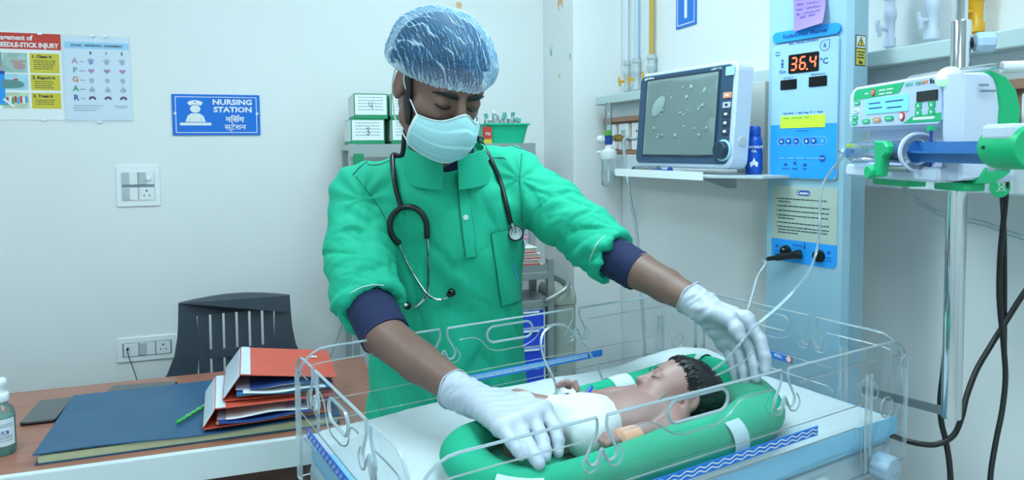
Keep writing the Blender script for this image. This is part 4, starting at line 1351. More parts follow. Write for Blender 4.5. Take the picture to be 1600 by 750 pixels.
    obj('mode_line', G().box((-.012, -.0255, .0003), (.098, .0012, .0006), q2), 'panel_pale', t)
    g = G()
    for k, x in enumerate((-.044, -.0215, .003)):
        g.prism([circle(.0014, 8, x, -.0255)], .0008, q2)
        g.prism([[(x - .005, -.042), (x + .005, -.042), (x + .003, -.036), (x - .003, -.037)]] if k != 1 else [[(x - .004, -.037), (x + .004, -.041), (x + .003, -.033), (x - .002, -.033)]], .0005, q2)
        text(g, ('Prewarm', 'Manual', 'Skin')[k], .0046, q2.at(x, -.049))
    obj('mode_print', g, 'ink_blue', t)
    # caution sheet
    c = p.at(-.0035, 0, 0)
    obj('caution_sheet', G().box((0, -.142, .0006), (.156, .114, .0012), c), 'caution_beige', t)
    cl = obj('caution_badge', G().rbox((.0, -.0977, .0014), (.031, .0105, .0012), .005, c), 'ink_blue', t)
    obj('caution_lettering', text(G(), 'Caution', .0085, c.at(0, -.1005, .002), bold=.0001), 'white_matte', cl)
    rnd = random.Random(21)
    g = G()
    ys = [(-.112, 2), (-.1275, 1), (-.1375, 1), (-.1475, 2), (-.163, 1), (-.172, 3)]
    for y, n in ys:
        g.prism([circle(.0012, 8, -.066, y)], .0004, c.at(0, 0, .0012))
        for k in range(n):
            strips(g, c.at(0, 0, .0012), wordrow(-.062, .060 if k < n - 1 or n == 1 else -.062 + rnd.uniform(.03, .06), y - k * .0062, rnd, gap=.0014), h=.0021)
    tag(obj('caution_print', g, 'ink', t), kind='stuff')
    f3 = [( -.078, -.199), (-.078, -.238), (-.070, -.2465), (.070, -.2465), (.078, -.238), (.078, -.199)]
    obj('connector_plate', G().prism([f3], .0012, c), 'sky_blue', t)
    for x in (-.040, .0395):
        o = obj('connector', G().lathe([(0, .004), (.004, .004), (.0055, .007), (.0115, .007), (.013, .004), (.0135, 0)], c(x, -.2245, .0012), c.z, 22), 'black_rubber', t)
        obj('switch_mark', text(G(), 'O', .006, c.at(x - .002, -.2215, .0082), bold=.0001), 'white_matte', o)
    g = G()
    text(g, 'Skin Probe', .0055, c.at(-.012, -.2105, .0012))
    g.prism([[(.002, -.214), (.008, -.214), (.0065, -.206), (.0035, -.206)]], .0004, c.at(0, 0, .0012)); g.prism([circle(.002, 8, .005, -.2035)], .0004, c.at(0, 0, .0012))
    for x in (-.064, .061):
        g.prism([[(x - .005, -.218), (x + .005, -.218), (x, -.211)]], .0004, c.at(0, 0, .0012))
        strips(g, c.at(0, 0, .0012), [(x - .006, x + .006, -.226), (x - .006, x + .006, -.232)], h=.0018)
    obj('connector_print', g, 'ink_blue', t)
    # unseen overhead hood and lamps, added to brighten the cot and right wall
    hf = Fr(uv(0, 0, 0), BU, BV)
    hd = obj('added_heater_hood', G().rbox((.93, .9375, 2.07), (.74, .20, .10), .04, hf, edge=.01), 'column_paint', t)
    mat('added_hood_lamp', 'ffffff', .5, emit=ADDED_HOOD_W)
    MATS['added_hood_lamp'].node_tree.nodes['Principled BSDF'].inputs['Emission Color'].default_value = LIGHT_RGB + (1,)
    for u in (.68, .92):
        obj('added_lamp_diffuser', G().rbox((u, .9375, 2.018), (.17, .13, .008), .02, hf), 'added_hood_lamp', hd)
    # warning sticker on the side face
    sf = Fr(uv(1.3005, .842, 1.635), BU, (0, 0, 1), -BV)
    st = obj('warning_sticker', G().box((0, 0, .0004), (.032, .059, .0008), sf), 'dark', t)
    obj('sticker_white', G().box((0, .0165, .0009), (.0285, .0225, .0004), sf), 'white_matte', st)
    obj('sticker_yellow', G().box((0, -.0125, .0009), (.0285, .031, .0004), sf), 'yellow_print', st)
    obj('triangle_border', G().prism([[(-.0125, .008), (.0125, .008), (0, .0265)]], .0004, sf.at(0, 0, .0011)), 'dark', st)
    obj('triangle', G().prism([[(-.0098, .0095), (.0098, .0095), (0, .0238)]], .0004, sf.at(0, 0, .0014)), 'yellow_print', st)
    g = text(G(), '!', .014, sf.at(0, .0105, .0018), bold=.0004)
    strips(g, sf.at(0, 0, .0011), [(-.012, .012, -.003), (-.009, .009, -.0085), (-.011, .011, -.014)], h=.0024)
    text(g, '5kg', .0085, sf.at(0, -.0255, .0011), bold=.0003)
    obj('sticker_print', g, 'ink', st)
    # sticky note
    nt = thing('sticky_note', 'purple handwritten sticky note on the warmer column', 'note', CO(0, .235, 0))
    sag = lambda a, b: CO(-.0306 + .0742 * a + .006 * (1 - b), .2350 + .075 * b + .006 * a - .014 * a * b, .008 + .012 * (1 - b) ** 2 * (.4 + a))
    obj('sheet', G().grid(sag, 6, 8, thick=.0006), 'post_it', nt)
    g = G()
    for r, (b, runs) in enumerate(((.88, ((.1, .3), (.45, .85))), (.74, ((.1, .32), (.42, .8))), (.60, ((.08, .3), (.4, .85))), (.46, ((.1, .2), (.3, .85))), (.36, ((.2, .4), (.5, .7))))):
        for a0, a1 in runs:
            pts = []
            for k in range(9):
                a = a0 + (a1 - a0) * k / 8
                v = sag(a, b + .028 * math.sin(k * 2.4 + r))
                pts.append(v + CO.z * .0009)
            g.tube(pts, .0005, 4, sub=3)
    obj('handwriting', g, 'hair_note', nt)
    # probe plug and lead
    pg = thing('skin_probe', 'black skin probe plug with a grey lead on the warmer column', 'probe', c(-.04, -.24, .02))
    a, b = c(-.004, -.226, .010), c(-.06, -.2405, .030)
    d = (b - a).normalized()
    obj('plug', G().lathe([(0, -.006), (.0095, -.006), (.0095, .004), (.008, .006), (.008, .018), (.0072, .022), (.0072, .046), (.005, .05), (.0045, .066), (0, .066)], a, d, 16), 'black_rubber', pg)
    e = a + d * .064
    pts = [e, e + d * .012, atd(1196, 412, 1.33), atd(1184, 432, 1.30), atd(1176, 460, 1.27), atd(1170, 480, 1.25), atd(1163, 500, 1.24)]
    obj('lead', G().tube(pts, .0022, 8), 'grey_plastic', pg)
    # stand under the bed and column
    b_ = thing('warmer_stand', 'grey pedestal and wheeled base under the cot', 'stand', uv(.75, .89, 0))
    obj('pedestal', G().box((.76, .8925, .47), (.18, .16, .76), Fr((0, 0, 0), BU, BV), bev=.01), 'lightgrey', b_)
    for v in (.70, 1.085):
        obj('foot_rail', G().box((.80, v, .085), (.86, .06, .05), Fr((0, 0, 0), BU, BV), bev=.01), 'lightgrey', b_)
        for u in (.42, 1.18):
            obj('caster', G().lathe([(0, -.012), (.028, -.012), (.03, -.008), (.03, .008), (.028, .012), (0, .012)], uv(u, v, .03), BV, 18), 'black_rubber', b_)
    obj('cross_rail', G().box((.76, .8925, .085), (.10, .36, .045), Fr((0, 0, 0), BU, BV), bev=.01), 'lightgrey', b_)
build_column()

# ---------------------------------------------------------------- chrome pole, syringe pump
PT, PB = atd(1503, 0, 1.13), atd(1486, 652, 1.13)
POLE = Vector(((PT.x + PB.x) / 2, (PT.y + PB.y) / 2, 0))
def build_pole():
    t = thing('drip_pole', 'upright chrome drip pole carrying the syringe pump', 'pole', (POLE.x, POLE.y, .99))
    lean = (PT - PB) / (PT.z - PB.z)
    P = lambda z: PB + lean * (z - PB.z)
    obj('lower_tube', G().lathe([(0, 0), (.0135, 0), (.0145, .002), (.0145, .634), (.0135, .637), (0, .637)], P(1.012), lean, 28), 'chrome', t)
    obj('upper_tube', G().cyl(P(1.64), P(2.25), .0088, n=20), 'chrome', t)
    obj('pole_hook', G().tube([P(2.24), P(2.27) + Vector((.03, 0, .02)), P(2.29) + Vector((.07, 0, 0)), P(2.25) + Vector((.09, 0, 0))], .004, 8), 'chrome', t)
    k = P(1.612)
    kd = (RT - FWD * .2).normalized()
    kb = obj('clamp_knob', G().lathe([(.006, .012), (.006, .018), (.014, .02), (.0175, .026), (.0175, .044), (.014, .047), (0, .047)], k, kd, 9, smooth=False), 'pipe_blue', t)
    obj('clamp_hole', G().lathe([(0, .0155), (.010, .0155), (.010, .012)], k, kd, 16, sx=1), 'dark', t)
    # bracket to the warmer
    a = P(1.020); b = atd(1349, 609, 1.38)
    f = Fr(a, (b - a), (0, 0, 1))
    L = (b - a).length
    obj('bracket_bar', G().box((L / 2, 0, 0), (L, .014, .005), f), 'dull_steel', t)
build_pole()
mat('pump_white', 'd3def2', .35); mat('pump_green', '14b878', .4); mat('pump_face', 'c2d2f0', .35); mat('pump_screen', '7fd6e4', .25, emit=.25); mat('plunger_blue', '3c7fc4', .2, alpha=.85)
mat('lamp_green', 'bff2cf', .3, emit=.4)
def build_pump():
    N, Fp = Vector((.907, .748, 1.45)), Vector((.987, 1.006, 1.45))
    fr = Fr(Fp, N - Fp, (0, 0, 1))
    t = thing('syringe_pump', 'white and green syringe pump clamped to the chrome pole', 'pump', fr(.15, -.06, -.03))
    # upper housing with the sloped face
    body = lambda z0, z1, o: None
    obj('upper_housing', G().rbox((.132, .064, -.037), (.28, .078, .076), .020, fr, edge=.006, seg=5), 'pump_white', t)
    obj('lower_housing', G().rbox((.160, -.010, -.050), (.30, .086, .050), .016, fr, edge=.006), 'pump_white', t)
    obj('syringe_tray', G().rbox((.150, -.043, -.004), (.262, .022, .046), .008, fr, edge=.004), 'pump_white', t)
    # end shells
    ef = Fr(N + Vector((0, 0, 0)), fr.z * -1, (0, 0, 1))            # looking at the near end: x runs away from the viewer's left
    prof = [(.0, .098), (.030, .098), (.055, .088), (.070, .070), (.076, .045), (.073, -.010), (.066, -.035), (.045, -.048), (.0, -.050)]
    obj('end_shell', G().prism([prof], .045, Fr(fr(.262, 0, .004), fr.z * -1, (0, 0, 1), fr.x), edge=.004), 'pump_white', t)
    ring = [(.036, .100), (.058, .091), (.073, .072), (.0795, .046), (.0765, -.011), (.068, -.040), (.046, -.054), (.020, -.054), (.034, -.030), (.048, 0), (.050, .05), (.045, .08)]
    obj('green_end', G().prism([ring], .046, Fr(fr(.264, 0, .004), fr.z * -1, (0, 0, 1), fr.x), edge=.002), 'pump_green', t)
    # face
    f = fr.at(0, 0, .0012)
    obj('face_plate', G().prism([[(.006, .040), (.020, .094), (.028, .0985), (.240, .0985), (.258, .088), (.264, .036), (.255, .030), (.014, .033)]], .003, f), 'pump_face', t)
    q = f.at(0, 0, .003)
    obj('green_corner', G().prism([[(.016, .079), (.020, .093), (.028, .0972), (.170, .0972), (.156, .0815)]], .0006, q), 'pump_green', t)
    obj('green_stripe', G().prism([[(.170, .0335), (.262, .0335), (.262, .046), (.192, .043)]], .0006, q), 'pump_green', t)
    obj('screen', G().rbox((.1205, .0655, .0006), (.125, .026, .0012), .002, q), 'pump_screen', t)
    obj('screen_print', strips(G(), q.at(0, 0, .0012), [(.07, .105, .070), (.12, .17, .070), (.07, .11, .062), (.125, .165, .060)], h=.002), 'ink_blue', t)
    obj('led_window', G().rbox((.2285, .0717, .0006), (.050, .0155, .0012), .001, q), 'black_gloss', t)
    for x, y, m in ((.030, .074, 'pump_green'), (.026, .0605, 'white_plastic'), (.024, .049, 'pump_green'), (.022, .040, 'pump_green'), (.061, .041, 'pump_green'), (.094, .042, 'badge_peach'), (.131, .043, 'pump_green')):
        o = obj('key', G().rbox((x, y, .0008), (.024 if x > .05 else .019, .0075, .0016), .0036, q), m, t)
        obj('key_caption', G().box((x, y, .0018), (.012, .0014, .0004), q), 'white_matte' if m != 'white_plastic' else 'pump_green', o)
    for x in (.2085, .2405):
        for s, y in ((1, .0585), (-1, .0475)):
            o = obj('key', G().rbox((x, y, .0008), (.015, .0095, .0016), .003, q), 'pump_green', t)
            obj('arrow', G().prism([[(x - .003, y - .002 * s), (x + .003, y - .002 * s), (x, y + .003 * s)]], .0004, q.at(0, 0, .0016)), 'white_matte', o)
    st = obj('stop_key', G().lathe([(0, .002), (.0068, .002), (.0075, 0)], q(.166, .0445, 0), q.z, 18), 'red_print', t)
    obj('stop_centre', G().lathe([(0, .0026), (.0048, .0026), (.005, .002)], q(.166, .0445, 0), q.z, 18), 'white_matte', st)
    pw = obj('power_key', G().lathe([(0, .0015), (.0055, .0015), (.006, 0)], q(.082, .088, .0004), q.z, 18), 'red_print', t)
    obj('power_ring', G().tube([q(.082 + .003 * math.cos(a), .088 + .003 * math.sin(a), .0022) for a in [k * .6 for k in range(10)]], .0005, 4, closed=True, spline=False), 'white_matte', pw)
    g = strips(G(), q.at(0, 0, .0008), [(.056, .066, .088), (.10, .118, .090), (.122, .14, .090), (.10, .116, .084), (.12, .138, .084)], h=.0022)
    obj('face_print', g, 'white_matte', t)
    g = text(G(), 'AKAS', .0078, q.at(.183, .0895), bold=.0002)
    text(g, 'TERU', .0072, q.at(.207, .0896), bold=.0002)
    obj('brand_lettering', g, 'teal_print', t)
    obj('model_lettering', text(G(), 'MOT', .0072, q.at(.2225, .0898), bold=.0002), 'orange_plastic', t)
    obj('series_lettering', text(G(), 'Rx', .010, q.at(.2395, .089), bold=.0003), 'ink', t)
    obj('syringe_mark', G().rbox((.222, .0395, .0008), (.052, .0042, .0006), .001, q), 'white_matte', t)
    obj('alarm_lamp', G().lathe([(0, .010), (.012, .009), (.0165, .004), (.0175, 0)], fr(.262, .0955, -.004), (fr.z * .7 + fr.x * .3 + Vector((0, 0, .6))), 20), 'lamp_green', t)
    gs = Fr(N + Vector((0, 0, 0)) + fr.x * .045, fr.z * -1, (0, 0, 1), fr.x)
    obj('side_mark', strips(G(), Fr(fr(.3115, .076, -.020), fr.z * -1, (0, 0, 1), fr.x), [(-.006, .008, .004), (-.004, .018, -.004)], h=.003), 'ink_grey', t)
    # syringe in the tray
    sy = thing('pump_syringe', 'large blue-plunger syringe held in the pump', 'syringe', fr(.15, -.02, .02))
    ax0 = fr(.0, -.0105, .022)
    clear_mat('syringe_clear', 'e3eefb', .9, diffw=.14, diff='dfeeff')
    obj('barrel', G().lathe([(.004, .038), (.006, .046), (.013, .050), (.0172, .055), (.0172, .235), (.026, .238), (.026, .242), (.0172, .242)], ax0, fr.x, 26), 'syringe_clear', sy)
    obj('stopper', G().lathe([(0, .150), (.014, .152), (.0162, .156), (.0162, .172), (0, .174)], ax0, fr.x, 22), 'plunger_blue', sy)
    g = G()
    for a in (0, math.pi / 2):
        ey = Vector((0, 0, 1)) * math.cos(a) + fr.z * math.sin(a)
        g.box((.280, 0, 0), (.216, .029, .0030), Fr(ax0, fr.x, ey))
    obj('plunger_rod', g, 'plunger_blue', sy)
    g = G()
    for x in (.075, .09, .105, .12, .135): g.lathe([(.0174, x), (.0177, x + .0004), (.0174, x + .0008)], ax0, fr.x, 26)
    obj('graduation_line', g, 'ink_grey', sy)
    obj('tip', G().lathe([(.0055, .020), (.0055, .038), (.004, .042)], ax0, fr.x, 14), 'pipe_blue', sy)
    # green clamp
    cx = .178
    cl = [(cx - .014, .007), (cx + .016, .006), (cx + .024, -.002), (cx + .024, -.012), (cx + .012, -.020), (cx + .006, -.048), (cx - .010, -.050), (cx - .026, -.040), (cx - .010, -.026), (cx - .012, -.012)]
    obj('barrel_clamp', G().prism([cl], .014, fr.at(0, 0, .034), edge=.003), 'pump_green', t)
    obj('clamp_button', G().lathe([(.010, 0), (.0105, .010), (.009, .012), (0, .012)], fr(cx - .016, -.042, .044), fr.z, 20), 'pump_green', t)
    obj('clamp_rod', G().cyl(fr(cx, -.036, .035), fr(cx + .045, -.036, .026), .005, n=12), 'dull_steel', t)
    obj('flange_ring', G().lathe([(.019, 0), (.029, 0), (.029, .006), (.019, .006), (.019, 0)], fr(.236, -.0105, .022), fr.x, 26), 'pump_white', t)
    obj('slot_pin', G().cyl(fr(.255, .024, .014), fr(.255, -.035, .014), .002, n=8), 'ink_blue', t)
    obj('slot_tab', G().box((.255, .0235, .014), (.012, .007, .006), fr), 'pump_green', t)
    # pusher
    pu = fr(.392, -.004, .020)
    obj('pusher', G().lathe([(0, 0), (.018, .0), (.025, .004), (.0265, .012), (.0265, .060), (.024, .066), (0, .066)], pu, fr.x, 26), 'pump_green', t)
    obj('pusher_lever', G().box((.035, .018, .008), (.05, .020, .034), Fr(pu, fr.x, (0, 0, 1)), bev=.005), 'pump_white', t)
    obj('pusher_screw', G().lathe([(0, .0015), (.0022, .0015), (.0025, 0)], pu + fr.x * .018 + fr.z * .0262, fr.z, 10), 'dark', t)
    # feet and rear clamp
    obj('foot', G().rbox((.118, -.060, -.02), (.10, .012, .03), .003, fr), 'pump_green', t)
    obj('foot', G().rbox((.268, -.059, -.02), (.065, .012, .03), .003, fr), 'pump_green', t)
    obj('rear_clamp', G().box((.195, .0, -.098), (.05, .10, .030), fr, bev=.006), 'pump_white', t)
    lp = fr(.18, .112, -.05)
    obj('carry_bar', G().tube([fr(.135, .102, -.03), fr(.137, .107, -.03), fr(.29, .106, -.035), fr(.315, .104, -.045)], .0042, 8), 'chrome', t)
    obj('bar_grip', G().lathe([(0, 0), (.008, .001), (.008, .035), (.0065, .038), (0, .038)], fr(.300, .105, -.052), (fr.x * .3 - fr.z), 14), 'white_plastic', t)
build_pump()

# extension line from the pump syringe to the baby's arm, and the loose lines
clear_mat('line_clear', 'eaf4f8', .9, diffw=.32, diff='f2faff')
def lines():
    fr = Fr(Vector((.987, 1.006, 1.45)), Vector((.907 - .987, .748 - 1.006, 0)), (0, 0, 1))
    s = fr(.022, -.0105, .022)
    pts = [s, s - fr.x * .018, atd(1318, 243, 1.27), atd(1300, 265, 1.24), atd(1285, 290, 1.22), atd(1281, 320, 1.20), atd(1281, 350, 1.19), atd(1278, 380, 1.18), atd(1272, 405, 1.17), atd(1262, 428, 1.165), atd(1240, 455, 1.16), atd(1212, 482, 1.15), atd(1185, 505, 1.14),
           atd(1163, 528, 1.12), atd(1150, 545, 1.115), atd(1128, 568, 1.12), atd(1095, 588, 1.115), atd(1060, 602, 1.10), atd(1035, 618, 1.075), atd(1010, 645, 1.05), atd(990, 665, 1.03), atd(975, 680, 1.02)]
    solo('infusion_line', G().tube(pts, .0021, 8), 'line_clear', 'clear infusion line running from the pump syringe to the baby', 'tubing')
    pts = [atd(1178, 552, 1.13), atd(1150, 572, 1.12), atd(1110, 590, 1.11), atd(1075, 600, 1.105), atd(1050, 606, 1.10), atd(1028, 622, 1.08), atd(1015, 640, 1.06)]
    solo('feeding_tube', G().tube(pts, .0017, 8), 'line_clear', 'second clear tube looping past the baby ear', 'tubing')
    pts = [atd(1408, 282, 1.25), atd(1420, 300, 1.27), atd(1440, 318, 1.29), atd(1468, 333, 1.31), atd(1500, 342, 1.31), atd(1540, 350, 1.30), atd(1580, 365, 1.28), atd(1630, 380, 1.27)]
    solo('suction_tube', G().tube(pts, .0048, 10), 'line_clear', 'thick clear tube sagging behind the chrome pole', 'tubing')
    k = 'black_rubber'
    pts = [atd(1572, 265, 1.12), atd(1572, 300, 1.13), atd(1568, 345, 1.15), atd(1563, 395, 1.17), atd(1561, 450, 1.18), atd(1563, 490, 1.18), atd(1568, 540, 1.18), atd(1571, 590, 1.17), atd(1566, 640, 1.16), atd(1556, 690, 1.15), atd(1548, 740, 1.14), atd(1545, 800, 1.13)]
    c = solo('power_cord', G().tube(pts, .0042, 10), k, 'black power cord hanging straight down from the pump pusher side', 'cord')
    tf = Fr(atd(1566, 292, 1.125), RT, (0, 0, 1))
    d = obj('recycling_tag', G().prism([circle(.017, 24, -.004, 0)], .0012, tf), 'pump_green', c)
    g = G()
    q = tf.at(-.002, 0, .0012)
    for a, b in (((-.005, .006), (-.003, -.006)), ((.005, .006), (.003, -.006)), ((-.003, -.006), (.003, -.006)), ((-.006, .006), (.006, .006)), ((-.008, .008), (.008, -.008)), ((.008, .008), (-.008, -.008))):
        g.tube([q(*a, .0003), q(*b, .0003)], .0004, 4, spline=False)
    obj('bin_symbol', g, 'white_matte', c)
    pts = [atd(1640, 400, 1.20), atd(1620, 430, 1.20), atd(1597, 462, 1.20), atd(1570, 505, 1.20), atd(1545, 545, 1.195), atd(1525, 580, 1.19), atd(1510, 620, 1.18), atd(1503, 650, 1.17), atd(1490, 680, 1.165), atd(1465, 694, 1.17), atd(1440, 694, 1.18), atd(1410, 687, 1.20), atd(1380, 675, 1.22)]
    solo('power_cord', G().tube(pts, .0046, 10), k, 'black cord crossing behind the pole and looping under the cot', 'cord')
    pts = [atd(1478, 545, 1.19), atd(1474, 580, 1.19), atd(1469, 625, 1.185), atd(1471, 660, 1.18), atd(1478, 690, 1.17), atd(1484, 730, 1.16), atd(1487, 790, 1.15)]
    pts = [atd(1490, 480, 1.19), atd(1484, 515, 1.19)] + pts
    solo('power_cord', G().tube(pts, .0046, 10), k, 'short black cord dropping behind the foot of the chrome pole', 'cord')
    solo('thin_wire', G().tube([atY(546, 440, 2.79), atY(540, 480, 2.785), atY(533, 512, 2.78), atY(521, 545, 2.78), atY(513, 570, 2.78), atY(508, 640, 2.785)], .0013, 6), 'ink_grey',
         'thin grey wire hanging down the back wall beside the chair', 'wire')
    # black plug in the panel
    p = atX(1577, 190, 1.205)
    pl = thing('mains_plug', 'black mains plug in the service panel behind the pump', 'plug', p)
    f = Fr(p, (0, -1, 0), (0, 0, 1), (-1, 0, 0))
    obj('plug_body', G().rbox((0, 0, .018), (.034, .045, .03), .012, f, edge=.004), 'black_rubber', pl)
    obj('plug_lead', G().tube([f(0, -.02, .02), f(.0, -.04, .025), f(.01, -.09, .03), f(.02, -.2, .03), f(.02, -.4, .02)], .004, 8), 'black_rubber', pl)
lines()

# ---------------------------------------------------------------- cot of the warmer
clear_mat('acrylic', 'fcfeff', .13, rough=.03, diffw=.002, diff='d6eefa')
clear_mat('acrylic_edge', 'eef8fd', .9, rough=.12, diffw=.50, diff='f2fbff')
clear_mat('acrylic_rib', 'f4fafd', .9, rough=.12, diffw=.30, diff='ffffff')
mat('sheet_white', 'c4ced1', .8, bump=.25, bscale=220)
mat('pad_blue', '8fd0f0', .7, bump=.1, bscale=60)
mat('tray_plastic', 'aebfc8', .4); mat('knob_plastic', '9fb8cc', .35)
HOOK = [(-.008, 0), (-.0075, -.016), (-.017, -.034), (-.0225, -.046), (-.0175, -.056), (-.008, -.055), (-.0035, -.045), (0, -.040), (.0035, -.045), (.008, -.055), (.0175, -.056), (.0225, -.046), (.017, -.034), (.0075, -.016), (.008, 0)]
def smooth2(pts, sub=3):
    P = [Vector((a, b, 0)) for a, b in pts]
    Q, _ = catmull(P, [0] * len(P), sub)
    return [(p.x, p.y) for p in Q]
def cot_panel(t, fr, L, H, hooks, hole, r=.05, th=.005, left_round=True, right_round=True):
    """clear end or side panel: x along the bed, y up, notched top edge, a hand hole and moulded ribs"""
    top = []
    if left_round: top += [(r - r * math.cos(a), H - r + r * math.sin(a)) for a in [math.radians(q) for q in range(0, 91, 15)]]
    else: top += [(0, H)]
    for h in sorted(hooks):
        top += [(h + a, H + b) for a, b in smooth2(HOOK)]
    if right_round: top += [(L - r + r * math.sin(a), H - r + r * math.cos(a)) for a in [math.radians(q) for q in range(0, 91, 15)]]
    else: top += [(L, H)]
    out = [(0, 0)] + top + [(L, 0)]
    hx, hy, hw, hh = hole
    o = rrect(hw, hh, hh / 2, 6, hx, hy)
    p = obj('panel', G().prism([out[::-1], o], th, fr, mi=0, mi_side=1), ['acrylic', 'acrylic_edge'], t)
    g = G().tube([fr(x, y, th / 2) for x, y in top], .0019, 6, spline=False)
    obj('top_bead', g, 'acrylic_edge', p)
    obj('hand_hole_rim', G().tube([fr(x, y, th / 2) for x, y in o], .0024, 8, closed=True, spline=False), 'acrylic_edge', p)
    # moulded contour line, dipping under the hand hole
    zc = H - .024
    for h in hooks:
        pts = [(h + a * 1.35, H - .018 + (b + .016) * 1.12) for a, b in HOOK[2:-2]]
        obj('hook_rib', G().tube([fr(x, y, th + .0004) for x, y in smooth2(pts)], .0013, 6, spline=False), 'acrylic_rib', p)
    hs = sorted(hooks)
    a, b = hx - hw / 2, hx + hw / 2
    segs = []
    l0 = hs[0] + .03 if hs and hs[0] < a else .03
    r0 = hs[-1] - .03 if len(hs) > 1 or (hs and hs[0] > b) else L - .03
    segs.append([(l0, zc), (a - .03, zc), (a - .012, zc - .010), (a, hy - hh / 2 - .008), (a + .02, hy - hh / 2 - .016), (hx, hy - hh / 2 - .016), (b - .02, hy - hh / 2 - .015), (b + .005, hy - hh / 2 - .004), (b + .015, zc - .006), (b + .03, zc), (r0, zc)])
    for h in hooks:
        if h < a and h - .03 > .04: segs.append([(.02, zc - .05), (.024, zc - .012), (.035, zc), (h - .028, zc)])
        if h > b and h + .03 < L - .04: segs.append([(h + .028, zc), (L - .035, zc), (L - .024, zc - .012), (L - .02, zc - .05)])
    for s in segs:
        obj('contour_rib', G().tube([fr(x, y, th + .0003) for x, y in smooth2(s)], .0011, 6, spline=False), 'acrylic_rib', p)
    for y in (.118, .083):
        obj('ledge_rib', G().tube([fr(.02, y, th + .0003), fr(L - .13, y, th + .0003)] if y > .1 else [fr(.02, y, th + .0003), fr(L - .14, y, th + .0003), fr(L - .128, y - .008, th), fr(L - .126, 0.01, th)], .0009, 6, spline=False), 'acrylic_rib', p)
    for x in (L - .115, L - .103, .03):
        obj('post_rib', G().box((x, (H - .04) / 2, th), (.006, H - .045, .003), fr, bev=.001), 'acrylic_rib', p)
    obj('round_boss', G().tube([fr(L - .06 + .017 * math.cos(k * .45), .10 + .017 * math.sin(k * .45), th) for k in range(14)], .0012, 5, closed=True, spline=False), 'acrylic_rib', p)
    return p

